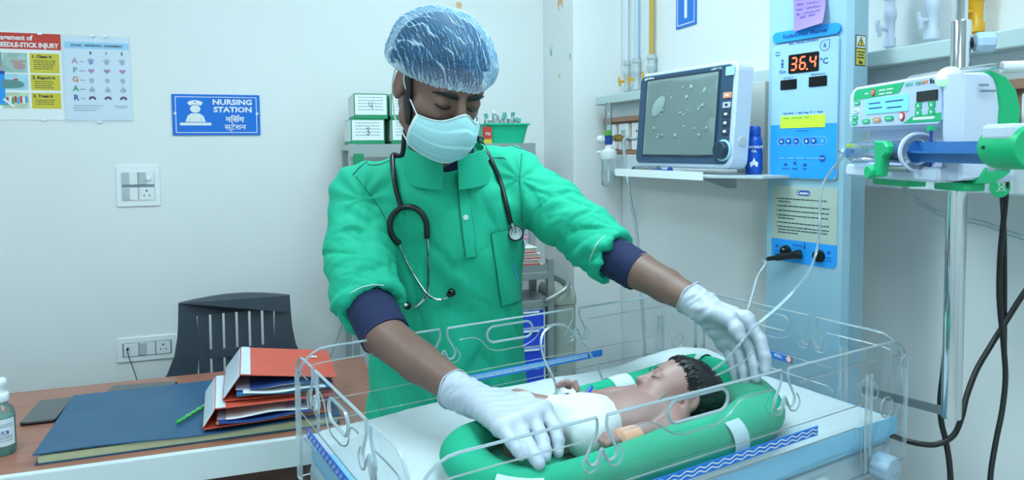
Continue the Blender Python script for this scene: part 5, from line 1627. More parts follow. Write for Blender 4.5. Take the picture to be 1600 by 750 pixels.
Z0, ZR = .925, 1.13
def build_cot():
    t = thing('infant_cot', 'clear-walled infant cot on the radiant warmer', 'cot', uv(.7135, .8925, .88))
    H = ZR - Z0
    ff = Fr(uv(.272, .655, Z0), BU, (0, 0, 1))                    # front, outward = -v
    pf = cot_panel(t, ff, .883, H, [.513 - .272, .845 - .272], (.674 - .272, .186, .108, .030))
    fb = Fr(uv(.272, 1.130, Z0), BU, (0, 0, 1))
    pb = cot_panel(t, fb, .883, H, [.53 - .272, .822 - .272], (.668 - .272, .180, .10, .030))
    fl = Fr(uv(.272, 1.130, Z0), -BV, (0, 0, 1))                  # left end, outward = -u
    pl = cot_panel(t, fl, .475, H, [.11, .345], (.225, .172, .085, .032))
    fr_ = Fr(uv(1.155, 1.130, Z0), -BV, (0, 0, 1))
    pr = cot_panel(t, fr_, .475, H, [.30], (.205, .178, .085, .030))
    # printed strips
    mat('strip_blue', '1277d8', .35)
    st = obj('wave_strip', G().box((.46, .1005, .006), (.37, .0145, .0012), ff), 'strip_blue', pf)
    mat('strip_violet', '3a62c8', .4)
    for k in range(2):
        pts = [(.277 + .366 * i / 90, .1005 + (.0028 if k else -.0028) + .0018 * math.sin(i * 1.1)) for i in range(91)]
        obj('wave_line', G().tube([ff(x, y, .0068) for x, y in pts], .0008, 4, spline=False, flat=.5, nrm=ff.z), 'white_matte', pf)
    obj('ruler_strip', G().box((.42, .106, .006), (.385, .0135, .0012), fb), 'strip_blue', pb)
    obj('ruler_scale', G().box((.405, .107, .0068), (.34, .008, .0008), fb), 'panel_pale', pb)
    g = G()
    for i in range(86): g.box((.238 + i * .004, .1085 if i % 5 else .1075, .0074), (.0009, .003 if i % 5 else .006, .0005), fb)
    tag(obj('ruler_ticks', g, 'strip_blue', pb), kind='stuff')
    obj('pattern_strip', G().box((.235, .098, .0006 + .0045), (.33, .015, .0012), fl), 'strip_violet', pl)
    g = G()
    for i in range(40): g.prism([circle(.0030, 6, .078 + i * .008, .098 + (.0025 if i % 2 else -.0025))], .0006, fl.at(0, 0, .0058))
    tag(obj('strip_dots', g, 'panel_pale', pl), kind='stuff')
    lb = obj('pull_label', G().box((.225, .110, -.0006), (.06, .016, .0012), fr_), 'strip_blue', pr)
    obj('label_ring', G().lathe([(0, .0012), (.0075, .0012), (.008, 0)], fr_(.247, .110, .0), fr_.z, 16), 'red_print', pr)
    obj('label_ring_centre', G().lathe([(0, .0016), (.0055, .0016), (.0055, .001)], fr_(.247, .110, .0), fr_.z, 16), 'white_matte', pr)
    obj('label_lettering', text(G(), 'PULL', .008, fr_.at(.222, .1075, .0002), bold=.0002), 'white_matte', pr)
    # tray and front bezel
    f = Fr((0, 0, 0), BU, BV)
    obj('tray', G().box((.7135, .8925, .925), (.862, .446, .05), f, bev=.008), 'tray_plastic', t)
    obj('tray_front', G().box((.74, .659, .912), (.66, .006, .060), f, bev=.002), 'white_plastic', t) if False else None
    dr = obj('tray_drawer', G().box((.70, .664, .920), (.52, .010, .034), f, bev=.002), 'offwhite', t)
    obj('drawer_grip', G().box((.70, .6585, .920), (.10, .006, .012), f, bev=.002), 'tray_plastic', dr)
    def knob(p, ax):
        n = 36
        g = G()
        prof = []
        rows = [(.010, 0, 0), (.021, .002, 1), (.0225, .006, 1), (.0225, .026, 1), (.020, .031, .6), (.014, .033, 0), (0, .033, 0)]
        ax = Vector(ax).normalized(); a = Vector((0, 0, 1)); b = ax.cross(a)
        vs, fs = [], []
        for r, z, m in rows:
            for i in range(n):
                an = 2 * math.pi * i / n
                rr = r * (1 - .10 * m * max(0, math.cos(an * 8)))
                vs.append(Vector(p) + ax * z + a * rr * math.cos(an) + b * rr * math.sin(an))
        for q in range(len(rows) - 1):
            for i in range(n): fs.append((q * n + i, q * n + (i + 1) % n, (q + 1) * n + (i + 1) % n, (q + 1) * n + i))
        return g.add(vs, fs, 0, True)
    k = obj('corner_knob', knob(uv(1.070, .652, .935), -BV), 'knob_plastic', t)
    obj('knob_emblem', text(G(), 'nice', .010, Fr(uv(1.070, .652, .935) - BV * .033, BU, (0, 0, 1)).at(0, -.003), depth=.0008), 'tray_plastic', k)
    k = obj('corner_knob', knob(uv(.269, .985, .932), -BU), 'knob_plastic', t)
    # mattress and sheet
    m = thing('mattress', 'flat mattress in a pale blue cover with a white sheet', 'mattress', uv(.7135, .8925, .95))
    obj('blue_cover', G().box((.7135, .8905, .9735), (.858, .450, .045), f, bev=.012, seg=3, smooth=True), 'pad_blue', m)
    rnd = random.Random(9)
    def sheet(a, b):
        u = .286 + .855 * a; v = .664 + .452 * b
        z = .9985 + .0022 * noise.noise(Vector((u * 14, v * 9, 1))) + .0010 * noise.noise(Vector((u * 45, v * 45, 3)))
        # rumpled rise under the head end corner
        z += .030 * math.exp(-(((u - 1.05) / .10) ** 2 + ((v - 1.06) / .06) ** 2)) + .012 * math.exp(-(((u - .62) / .25) ** 2 + ((v - 1.10) / .02) ** 2))
        e = min(a, 1 - a, b, 1 - b)
        if e < .02: z -= (.02 - e) * .35
        return uv(u, v, z)
    obj('top_sheet', G().grid(sheet, 90, 50, thick=.0012), 'sheet_white', m)
    fold = G().grid(lambda a, b: uv(.50 + .645 * a, .6625 - .0015 * math.sin(b * 3.1) - .0 * a, .999 - .030 * b - .006 * (1 - a) * b + .0015 * math.sin(a * 11)), 40, 4, thick=.0012)
    obj('cover_fold', fold, 'pad_blue', m)
build_cot()

# ---------------------------------------------------------------- rolled green nest around the baby
mat('nest_green', '0aa37c', .85, var=.10, vscale=14, bump=.45, bscale=260)
mat('tape_white', 'c9dde0', .6)
NEST = [(.50, .905, .026), (.435, .865, .028), (.425, .79, .026), (.465, .730, .024), (.56, .706, .028), (.68, .703, .031), (.80, .708, .031), (.895, .738, .033), (.938, .80, .034), (.952, .87, .034), (.940, .925, .034), (.885, .955, .024), (.79, .965, .020), (.68, .968, .018), (.59, .962, .018)]
def build_nest():
    t = thing('nest_roll', 'rolled green cloth nest with white tape around the baby', 'cloth nest', uv(.69, .85, 1.0))
    P = [uv(u, v, 1.0 + r * .96) for u, v, r in NEST]
    R = [r for _, _, r in NEST]
    Q, RR = catmull(P, R, 8)
    g = G()
    n = 28
    vs, fs = [], []
    for i, (p, r) in enumerate(zip(Q, RR)):
        tt = (Q[min(i + 1, len(Q) - 1)] - Q[max(i - 1, 0)]).normalized()
        s = Vector((0, 0, 1)).cross(tt).normalized()
        endk = min(1, .35 + min(i, len(Q) - 1 - i) * .2)
        for k in range(n):
            a = 2 * math.pi * k / n
            rr = r * endk * (1 + .05 * noise.noise(p * 30 + Vector((math.cos(a), math.sin(a), 0)) * .6) + .05 * math.sin(a * 2 + i * .12))
            vs.append(p + s * (rr * 1.16 * math.cos(a)) + Vector((0, 0, 1)) * (rr * math.sin(a)))
    for i in range(len(Q) - 1):
        for k in range(n): fs.append((i * n + k, i * n + (k + 1) % n, (i + 1) * n + (k + 1) % n, (i + 1) * n + k))
    fs += [tuple(range(n))[::-1], tuple(range((len(Q) - 1) * n, len(Q) * n))]
    obj('roll', g.add(vs, fs, 0, True), 'nest_green', t)
    loop = [(u, v) for u, v, r in NEST]
    c = (.69, .85)
    base = G()
    m = len(loop)
    ring = [uv(u, v, 1.006) for u, v in loop]
    k = 8
    vs = [uv(c[0] + (u - c[0]) * j / k, c[1] + (v - c[1]) * j / k, 1.004 + .018 * (j / k) ** 3 + .003 * noise.noise(Vector((u * 20 * j / k, v * 20 * j / k, 0)))) for j in range(1, k + 1) for u, v in loop]
    fs = [((j * m + i), (j * m + (i + 1) % m), ((j + 1) * m + (i + 1) % m), ((j + 1) * m + i)) for j in range(k - 1) for i in range(m)] + [tuple(range(m))[::-1]]
    obj('base_cloth', base.add(vs, fs, 0, True), 'nest_green', t)
    def tape(f0, f1, a0, a1):
        i0, i1 = int(f0 * (len(Q) - 1)), int(f1 * (len(Q) - 1))
        def fn(x, y):
            fi = i0 + (i1 - i0) * x
            i = int(min(fi, len(Q) - 2)); w_ = fi - i
            p = Q[i].lerp(Q[i + 1], w_); r = RR[i] * 1.10
            tt = (Q[min(i + 1, len(Q) - 1)] - Q[max(i - 1, 0)]).normalized()
            s = Vector((0, 0, 1)).cross(tt).normalized()
            a = math.radians(a0 + (a1 - a0) * y)
            return p + s * (r * 1.16 * math.cos(a)) + Vector((0, 0, 1)) * (r * math.sin(a))
        obj('tape', G().grid(fn, 4, 12, thick=.0005), 'tape_white', t)
    tape(.845, .872, 175, 0)
    tape(.69, .712, 20, 190)
    tape(.405, .428, 200, 120)
    tape(.185, .225, 205, 130)
build_nest()

# ---------------------------------------------------------------- baby
mat('baby_skin', '9a7670', .45, sss=.12, var=.10, vscale=30, bump=.05, bscale=120)
mat('baby_hair', '17161b', .42, bump=.6, bscale=160, stretch=(1, 1, .25))
mat('baby_red', '9a4a48', .45, sss=.1)
mat('diaper_white', 'd2dbdb', .8, bump=.3, bscale=90)
mat('bandage', 'dde6e8', .7, bump=.3, bscale=150); mat('peach_tape', 'e7a684', .6)
def build_baby():
    t = thing('baby', 'newborn baby with black hair lying on its back in a white diaper', 'baby', uv(.72, .83, 1.004))
    hc = atd(1060, 610, 1.125)
    F = (BU * -.72 + BV * .42 + Vector((0, 0, .56))).normalized()
    C = (BU * .62 + BV * .10 + Vector((0, 0, .76)))
    H = Fr(hc, F.cross(C), F)                      # x = right side, y = face forward, z = crown
    H = Fr(hc, H.x, F, H.x.cross(F))
    S = SDF((.30, .72, .99), (.94, 1.20, 1.16), .0022)
    L = lambda u, v, z: uv(u, v, z)
    sh = L(.755, .818, 1.036)
    # trunk
    S.ell(L(.722, .812, 1.038), (.054, .055, .034), Fr((0, 0, 0), BU, BV), .02)
    S.ell(L(.685, .820, 1.038), (.058, .053, .034), Fr((0, 0, 0), BU, BV), .02)
    S.ell(L(.630, .832, 1.036), (.046, .050, .034), Fr((0, 0, 0), BU, BV), .02)
    # neck
    S.cone(sh, H(0, -.006, -.035), .028, .027, .015)
    # head
    S.ell(H(0, -.016, .008), (.0470, .0600, .0485), H, .012)
    S.ell(H(0, .022, -.020), (.036, .036, .040), H, .016)
    S.ell(H(.018, .036, -.032), (.018, .016, .018), H, .012)
    S.ell(H(-.018, .036, -.032), (.018, .016, .018), H, .012)
    S.cone(H(0, .046, -.048), H(0, .040, -.056), .011, .013, .012)          # chin
    S.cone(H(0, .053, -.006), H(0, .0635, -.020), .0046, .0068, .006)        # nose
    for s in (-1, 1): S.ell(H(s * .0055, .059, -.0215), (.004, .004, .0035), H, .003)
    S.ell(H(0, .0555, -.0335), (.011, .0055, .0035), H, .004)               # lips
    S.ell(H(0, .0535, -.0400), (.010, .0055, .0035), H, .004)
    for s in (-1, 1):
        S.ell(H(s * .018, .053, -.004), (.010, .006, .006), H, .006, op='sub')
        S.ell(H(s * .018, .0455, -.005), (.010, .0085, .008), H, .004)      # closed lids
        e = H.at(s * .0495, -.006, -.016)
        S.ell(e.o, (.0062, .0120, .0170), H, .003)                         # ear
        S.ell(e(s * .0062, .001, .001), (.0035, .0065, .010), H, .003, op='sub')
    # near arm: hand taped at the hip
    S.chain([L(.745, .772, 1.036), L(.708, .742, 1.034), L(.655, .737, 1.046), L(.628, .735, 1.050)], [.023, .0185, .0145, .011], .012)
    S.ell(L(.608, .738, 1.050), (.014, .011, .009), Fr((0, 0, 0), BU, BV), .008)
    for k in range(4):
        S.chain([L(.602, .728 + k * .006, 1.053), L(.590, .726 + k * .006, 1.055 + .002 * (k % 2)), L(.582, .728 + k * .006, 1.051)], [.0042, .004, .0036], .003)
    # far arm, hand raised beside the roll
    S.chain([L(.775, .865, 1.040), L(.735, .905, 1.030), L(.690, .912, 1.036), atd(887, 626, 1.11)], [.022, .0175, .0135, .0115], .012)
    hw = atd(886, 622, 1.15)
    S.ell(atd(888, 614, 1.105), (.011, .008, .016), None, .008)
    for k, (x, y, x2, y2) in enumerate(((873, 603, 871, 598), (878, 599, 877, 594), (884, 597, 884, 592), (889, 598, 890, 594))):
        S.chain([atd(882 + k * 2, 609, 1.103), atd(x, y, 1.098), atd(x2, y2 + 4, 1.093)], [.0048, .0042, .0036], .003)
    S.chain([atd(893, 618, 1.104), atd(901, 607, 1.10), atd(899, 597, 1.102)], [.0055, .005, .0042], .004)
    # legs
    S.chain([L(.612, .862, 1.036), L(.548, .905, 1.056), L(.500, .870, 1.022), L(.470, .860, 1.016)], [.030, .022, .0165, .012], .014)
    S.chain([L(.612, .805, 1.032), L(.570, .822, 1.028), L(.535, .850, 1.018), L(.505, .845, 1.016)], [.027, .019, .0145, .011], .012)
    S.chain([L(.466, .858, 1.018), L(.455, .858, 1.040)], [.011, .008], .006)
    S.chain([L(.505, .845, 1.016), L(.497, .845, 1.036)], [.011, .008], .006)
    V, Fc = S.mesh(1)
    obj('body', gmesh(V, Fc), 'baby_skin', t, angle=None)
    # hair cap: the back of the cranium, a little outside the skin
    def hair(a, b):
        ph = 2 * math.pi * b
        th = math.pi * (.02 + .590 * a * (1 + .05 * noise.noise(Vector((math.cos(ph) * 3, math.sin(ph) * 3, 0))) + .03 * noise.noise(Vector((math.cos(ph) * 11, math.sin(ph) * 11, 5)))))
        # polar axis points to the crown and back
        ax = Vector((0, -.84, .54)).normalized(); e1 = Vector((1, 0, 0)); e2 = ax.cross(e1)
        d = ax * math.cos(th) + (e1 * math.cos(ph) + e2 * math.sin(ph)) * math.sin(th)
        lock = .0007 * math.sin(ph * 37 + a * 9 + 2 * noise.noise(Vector((ph * 2, a * 6, 0)))) + .002 * noise.noise(Vector((d * 22)))
        k = 1.025 if a < .90 else 1.025 - .06 * (a - .90) / .10
        edge = .02 * noise.noise(Vector((ph * 3, 4, 0)))
        return H(d.x * (.0470 * k + lock), -.016 + d.y * (.0600 * k + lock), .008 + d.z * (.0485 * k + lock))
    obj('hair', G().grid(lambda a, b: hair(1 - a, b), 26, 96, thick=.002), 'baby_hair', t)
    g = G()
    rnd = random.Random(8)
    for i in range(130):                               # wisps along the hairline towards the temple
        ph = rnd.uniform(.40, 1.05) * math.pi if i % 2 else rnd.uniform(0, 2) * math.pi
        a0 = rnd.uniform(.90, 1.0)
        pts = [hair(a0 - .10, ph / (2 * math.pi)), hair(a0 + .0, ph / (2 * math.pi) + rnd.uniform(-.01, .01)), hair(min(a0 + .09, 1.14), ph / (2 * math.pi) + rnd.uniform(-.03, .03))]
        c0 = H(0, -.016, .008)
        pts = [c0 + (p - c0) * 1.045 for p in pts]
        g.tube(pts, [.0011, .0009, .0004], 4, sub=3)
    tag(obj('hair_wisps', g, 'baby_hair', t), kind='stuff')
    g = G()
    for s in (-1, 1):
        g.tube([H(s * .009, .0535, -.0052), H(s * .015, .0555, -.0082), H(s * .021, .0535, -.0085), H(s * .027, .0480, -.0070)], .0006, 5)
    obj('lash_line', g, 'baby_hair', t)
    g = G()
    for s in (-1, 1): g.tube([H(s * .008, .0535, .0058), H(s * .016, .0528, .0088), H(s * .026, .0460, .0072)], [.0007, .0009, .0004], 5, flat=.6)
    obj('eyebrow', g, 'baby_hair', t)
    g = G().tube([H(-.0105, .0555, -.0365), H(-.004, .0600, -.0370), H(.004, .0600, -.0370), H(.0105, .0555, -.0365)], .0016, 6)
    obj('mouth_line', g, 'baby_red', t)
    for y, z, w_ in ((.0575, -.0335, .0085), (.0560, -.0402, .008)):
        obj('lip', G().lathe([(0, .0022), (.5, .0019), (.85, .001), (1, 0)], (0, 0, 0), (0, 0, 1), 16) if False else
            G().tube([H(-w_, y - .0022, z), H(-w_ * .4, y + .0006, z), H(w_ * .4, y + .0006, z), H(w_, y - .0022, z)], [.0008, .0024, .0024, .0008], 8), 'baby_red', t)
    # diaper
    D = SDF((.30, .72, 1.0), (.80, 1.10, 1.12), .0025)
    fr0 = Fr((0, 0, 0), BU, BV)
    D.ell(L(.635, .832, 1.037), (.052, .057, .040), fr0, .01)
    D.cone(L(.618, .862, 1.038), L(.592, .878, 1.042), .032, .030, .015)
    D.cone(L(.618, .802, 1.038), L(.592, .790, 1.038), .032, .030, .015)
    D.ell(L(.595, .835, 1.038), (.026, .040, .031), fr0, .015)
    # cut clean at the waist
    sl, P = D._win((.3, .72, 1.0), (.8, 1.1, 1.12), 0)
    uu = P[0] * BU.x + P[1] * BU.y; vv = P[0] * BV.x + P[1] * BV.y
    waist = .676 + .012 * np.cos((vv - .835) * 30)
    D.D[sl] = np.maximum(D.D[sl], uu - waist)
    wr = .0016 * np.sin(uu * 210 + vv * 90) * np.clip((.62 - uu) * 20, 0, 1) + .0004 * np.sin(vv * 260 + uu * 60)
    D.D[sl] += wr
    V, Fc = D.mesh(3)
    obj('diaper', gmesh(V, Fc), 'diaper_white', t, angle=None)
    # wrist wraps
    a, b = atd(883, 624, 1.100), atd(887, 608, 1.096)
    obj('hand_bandage', G().lathe([(.006, 0), (.0135, .003), (.0150, .010), (.0135, .018), (.006, .021)], a, b - a, 18), 'bandage', t)
    obj('cannula_mark', G().tube([atd(882, 618, 1.083), atd(886, 615, 1.082), atd(890, 616, 1.083)], .0014, 5), 'ink', t)
    obj('cannula_port', G().lathe([(0, 0), (.0035, .001), (.0035, .022), (.0025, .026), (0, .026)], atd(912, 622, 1.10), (BU * .6 + BV * .2 + Vector((0, 0, .35))), 10), 'oil_blue', t)
    obj('arm_splint_tape', G().lathe([(.010, 0), (.0160, .003), (.0170, .012), (.0165, .034), (.010, .038)], L(.642, .734, 1.048), -BU, 18), 'peach_tape', t)
    # line taped at the raised hand and the loop behind it
    pts = [atd(885, 625, 1.14), atd(872, 622, 1.145), atd(868, 600, 1.19), atd(862, 585, 1.22), atd(850, 560, 1.25), atd(845, 535, 1.27), atd(850, 518, 1.29), atd(865, 508, 1.305), atd(882, 509, 1.315), atd(896, 520, 1.325), atd(915, 540, 1.335), atd(926, 560, 1.34), atd(934, 574, 1.34), atd(944, 600, 1.35)]
    solo('sensor_lead', G().tube(pts, .0022, 8), 'line_clear', 'thin sensor lead looping from the baby hand over the back panel', 'cable')
    pts = [atd(885, 627, 1.13), atd(870, 627, 1.12), atd(850, 620, 1.12), atd(835, 618, 1.12), atd(822, 622, 1.11)]
    solo('identity_band', G().tube(pts, .0034, 8, flat=.35, nrm=(0, 0, 1)), 'white_plastic', 'white band curling beside the baby leg', 'band')
build_baby()

# ---------------------------------------------------------------- the nurse
mat('skin', '7d5d52', .5, sss=.06, var=.10, vscale=18, bump=.12, bscale=140)
mat('scrub_green', '12b08a', .82, var=.05, vscale=10, bump=.22, bscale=420)
mat('scrub_seam', '0a7458', .85); mat('navy_knit', '17224a', .85, bump=.3, bscale=300)
mat('hair_black', '0c0b0d', .5, bump=.5, bscale=200)
mat('mask_blue', 'a9dce2', .8, bump=.15, bscale=300); mat('mask_white', 'dcecee', .8)
mat('latex', 'b6becb', .42, bump=.12, bscale=70, sss=.05)
mat('shoe_black', '1a1a1c', .5)
W = atd
FH = Vector((FWD.x, FWD.y, 0)).normalized()
BF = (RT * .20 - FH * .98); BF.z = 0; BF.normalize()
BS = Vector((-BF.y, BF.x, 0))                      # towards his left hand (image right)
PERSON = thing('person', 'person in green scrubs, mask and blue cap leaning over the cot with gloved hands', 'person', (.35, 1.49, 0))
def rows_(*r):
    out = []
    for z, px, d, rx, ry in r:
        p = W(px, 300, d)
        out.append((z, p.x, p.y, rx, ry))
    return out
SR, SL = W(566, 306, 1.46), W(800, 276, 1.54)
ARM_R = [SR, W(558, 390, 1.385), W(568, 452, 1.30), W(590, 497, 1.245)]
ARM_L = [SL, W(868, 330, 1.475), W(922, 372, 1.42), W(962, 403, 1.37)]
HEAD = W(688, 124, 1.285)
yaw_, pit_ = math.radians(33), math.radians(29)
HF = (RT * math.sin(yaw_) - FH * math.cos(yaw_)) * math.cos(pit_) - Vector((0, 0, 1)) * math.sin(pit_)
HX = (HF.cross(Vector((0, 0, 1)))).normalized() * -1   # his left (image right)
HX = (HX - Vector((0, 0, 1)) * .0).normalized()
HU = HX.cross(HF) if HX.cross(HF).z > 0 else HF.cross(HX)
roll_ = math.radians(-3)
HX, HU = HX * math.cos(roll_) + HU * math.sin(roll_), HU * math.cos(roll_) - HX * math.sin(roll_)
HD = Fr(HEAD, HX, HF, HU)

def build_body():
    S = SDF((.02, .90, .80), (.80, 1.72, 1.76), .0036)
    S.stack(rows_((.82, 698, 1.54, .145, .10), (.95, 698, 1.54, .14, .095), (1.10, 697, 1.52, .13, .09), (1.25, 698, 1.50, .14, .092), (1.34, 697, 1.485, .13, .08), (1.39, 697, 1.465, .085, .06)), BS, BF, .02)
    for s, A, ra in ((0, ARM_R, .046), (1, ARM_L, .044)):
        S.cone(W(697, 280, 1.49), A[0], .05, .048, .02)
        S.chain(A[:3], [.047, .042, .037], .01)
    S.chain([ARM_R[2], W(598, 522, 1.215), W(655, 566, 1.15), W(724, 614, 1.078)], [.037, .0365, .0330, .0240], .008)
    S.chain([W(724, 614, 1.078), W(768, 638, 1.02)], [.022, .017], .006)
    S.chain([ARM_L[2], W(1000, 424, 1.335), W(1040, 446, 1.29), W(1080, 468, 1.245)], [.037, .0340, .0310, .0255], .008)
    S.chain([W(1080, 468, 1.245), W(1120, 492, 1.21)], [.024, .018], .006)
    # neck and head
    S.cone(W(697, 262, 1.46), HD(0, -.025, -.055), .062, .055, .02)
    S.ell(HD(0, -.012, .018), (.074, .095, .085), HD, .015)
    S.ell(HD(0, .022, -.040), (.060, .068, .085), HD, .02)
    S.ell(HD(0, .048, -.098), (.036, .032, .028), HD, .02)
    S.cone(HD(-.045, .01, -.075), HD(-.02, .055, -.105), .022, .018, .015)
    S.cone(HD(.045, .01, -.075), HD(.02, .055, -.105), .022, .018, .015)
    S.cone(HD(-.034, .078, .014), HD(.034, .078, .014), .012, .012, .012)
    S.cone(HD(0, .088, .0), HD(0, .112, -.040), .008, .0125, .010)
    for s in (-1, 1):
        S.ell(HD(s * .031, .096, -.006), (.017, .011, .009), HD, .010, op='sub')
        S.ell(HD(s * .031, .0785, -.008), (.0155, .0125, .0125), HD, .004)
        S.cone(HD(s * .030, .074, -.034), HD(s * .048, .050, -.034), .014, .016, .012)
        e = HD.at(s * .073, -.008, -.018)
        S.ell(e.o, (.009, .0185, .031), HD, .006)
        S.ell(e(s * .009, .002, .003), (.006, .010, .019), HD, .004, op='sub')
    V, F = S.mesh(1)
    obj('body', gmesh(V, F), 'skin', PERSON, angle=None)
    # eyes cast down: lids with lashes, brows
    for s in (-1, 1):
        g = G().tube([HD(s * .016, .0875, -.0135), HD(s * .024, .0915, -.0165), HD(s * .034, .0905, -.0170), HD(s * .045, .0820, -.0130)], [.0010, .0016, .0016, .0008], 6, flat=.7)
        obj('eyelashes', g, 'hair_black', PERSON)
        g = G().tube([HD(s * .010, .0935, .0045), HD(s * .022, .0945, .0085), HD(s * .036, .0895, .0095), HD(s * .052, .0745, .0050)], [.0036, .0050, .0044, .0014], 8, flat=.45, nrm=HF)
        obj('eyebrow', g, 'hair_black', PERSON)
    # hair under the cap, sideburn
    hg = G()
    def hr(a, b):
        th = math.pi * (.01 + .50 * a); ph = 2 * math.pi * b
        ax = Vector((0, -.45, .9)).normalized(); e1 = Vector((1, 0, 0)); e2 = ax.cross(e1)
        d = ax * math.cos(th) + (e1 * math.cos(ph) + e2 * math.sin(ph)) * math.sin(th)
        return HD(d.x * .087, -.014 + d.y * .106, .022 + d.z * .0925)
    obj('hair', hg.grid(lambda a, b: hr(1 - a, b), 24, 60, thick=.003), 'hair_black', PERSON)
    for s in (-1,):
        g = G().tube([HD(s * .0735, .016, .010), HD(s * .0700, .022, -.020), HD(s * .0640, .026, -.050), HD(s * .0585, .028, -.078)], [.011, .014, .017, .013], 10, flat=.22, nrm=HX)
        obj('sideburn', g, 'hair_black', PERSON)
build_body()

def seg_info(V, pts):
    """nearest point parameter along a polyline (arc length), its distance and tangent index"""
    best = np.full(len(V), 1e9); s = np.zeros(len(V)); acc = 0.0
    ang = np.zeros(len(V))
    for a, b in zip(pts, pts[1:]):
        a_, b_ = np.array(a), np.array(b)
        ab = b_ - a_; L = np.linalg.norm(ab)
        t = np.clip(((V - a_) @ ab) / L ** 2, 0, 1)
        q = V - a_ - t[:, None] * ab
        d = np.linalg.norm(q, axis=1)
        u = np.cross(ab / L, (0, 0, 1)); u /= np.linalg.norm(u) + 1e-9; w_ = np.cross(ab / L, u)
        m = d < best
        best[m] = d[m]; s[m] = acc + t[m] * L
        ang[m] = np.arctan2(q[m] @ w_, q[m] @ u)
        acc += L
    return best, s, ang, acc
def build_shirt():
    S = SDF((-.02, 1.05, .40), (.80, 1.78, 1.50), .0048)
    S.stack(rows_((.42, 698, 1.55, .200, .160), (.70, 698, 1.545, .190, .148), (.90, 698, 1.54, .176, .134), (1.02, 697, 1.53, .168, .128), (1.12, 696, 1.52, .163, .122), (1.24, 697, 1.50, .170, .122), (1.33, 695, 1.482, .158, .108), (1.385, 694, 1.462, .110, .085), (1.425, 694, 1.445, .072, .068)), BS, BF, .03)
    S.cone(W(690, 262, 1.465), ARM_R[0], .052, .060, .03)
    S.cone(W(704, 258, 1.475), ARM_L[0], .052, .058, .03)
    S.chain(ARM_R + [W(600, 520, 1.22)], [.061, .063, .060, .053, .050], .015, .03)
    S.chain(ARM_L + [W(985, 417, 1.345)], [.060, .062, .058, .048, .046], .015, .03)
    # open cuffs: cut square across the arm, then hollowed
    def cut(p_, d_, r_):
        c_ = p_ + d_ * .07
        sl, P = S._win(tuple(c_ - Vector((.1, .1, .1))), tuple(c_ + Vector((.1, .1, .1))), 0)
        q = [P[i] - p_[i] for i in range(3)]
        t_ = q[0] * d_.x + q[1] * d_.y + q[2] * d_.z
        rr = np.sqrt(np.maximum(q[0] ** 2 + q[1] ** 2 + q[2] ** 2 - t_ ** 2, 0))
        A = S.D[sl]
        m = (rr < .085) & (t_ > -.012)
        A = np.where(m, np.maximum(A, t_), A)
        hol = np.maximum(rr - r_, -t_ - .012)
        S.D[sl] = np.where(m, np.maximum(A, -hol), A)
    cut(W(583, 480, 1.262), (W(600, 522, 1.215) - W(570, 452, 1.30)).normalized(), .0455)
    cut(W(958, 404, 1.372), (W(1000, 424, 1.335) - W(930, 388, 1.40)).normalized(), .0415)
    S.cone(W(697, 240, 1.425), W(697, 190, 1.34), .052, .070, .006, op='sub')
    V, F = S.mesh(1)
    N = normals(V, F)
    off = np.zeros(len(V))
    for A, sg in ((ARM_R, 1), (ARM_L, -1)):
        b, s, an, L = seg_info(V, A)
        w_ = np.clip((.085 - b) / .015, 0, 1) * np.clip((s - .04) / .06, 0, 1)
        t = s / L
        warp = 1.7 * np.sin(an + .6) + .8 * np.sin(2 * an + s * 40) + 1.2 * np.sin(s * 23 + an * 1.5)
        f = np.sin(2 * np.pi * s / .085 + 1.6 * warp) * (.0022 + .0026 * np.clip(t * 1.6 - .4, 0, 1))
        f = f - .0035 * np.exp(-((np.sin(np.pi * s / .075 + warp + .9 * an) / .30) ** 2)) * np.clip(t * 1.8 - .25, 0, 1)
        f += .0022 * np.sin(2 * np.pi * s / .029 + 2 * warp) * np.clip(t * 1.5 - .5, 0, 1)
        f = np.where(f > 0, f, f * .6)
        # turned-up cuff
        f += .0030 * (s > L - .052) * np.clip((.085 - b) / .01, 0, 1)
        off += w_ * f
        # pull lines from the armpit
        p = np.array(A[0]); q = V - p
        r = np.linalg.norm(q, axis=1)
        off += .003 * np.exp(-(r / .14) ** 2) * np.sin(np.arctan2(q[:, 2], q @ np.array(BS)) * 9 + 1.0) * np.clip((r - .04) / .03, 0, 1)
    x = (V - np.array(W(697, 300, 1.5))) @ np.array(BS); z = V[:, 2]
    tor = np.clip((.19 - np.abs(x)) / .05, 0, 1) * np.clip((1.40 - z) / .05, 0, 1)
    off += 1.6 * tor * (.0032 * np.sin(x * 34 + 1.3 * np.sin(z * 7 + 1) + 14 * (1.3 - z) * x) * np.clip((1.30 - z) * 3, .25, 1)
                  + .0022 * np.sin((z * 26 + x * 18) + 2 * np.sin(x * 11)) + .0013 * np.sin(x * 71 + z * 17 + 2 * np.sin(z * 21)))
    # sharp creases: valleys of a stretched noise, run round the sleeves and across the trunk
    fold_in = {}
    for A in (ARM_R, ARM_L):
        b, s, an, L = seg_info(V, A)
        for i in np.nonzero((b < .085) & (s > .05))[0]:
            t = s[i] / L
            q = Vector((s[i] * 15 + .7 * math.sin(an[i] + 1), math.cos(an[i]) * .62, math.sin(an[i]) * .62 + A[0].x * 9))
            n1 = noise.noise(q); n2 = noise.noise(q * 2.1 + Vector((7, 3, 1)))
            k = min(1, (s[i] - .05) / .06) * min(1, max(0, (.085 - b[i]) / .012)) * (.35 + .65 * t)
            if s[i] > L - .04: k *= max(.15, (L - s[i]) / .04)
            off[i] += k * (-.0075 * math.exp(-(n1 / .075) ** 2) - .0028 * math.exp(-(n2 / .07) ** 2) + .0022)
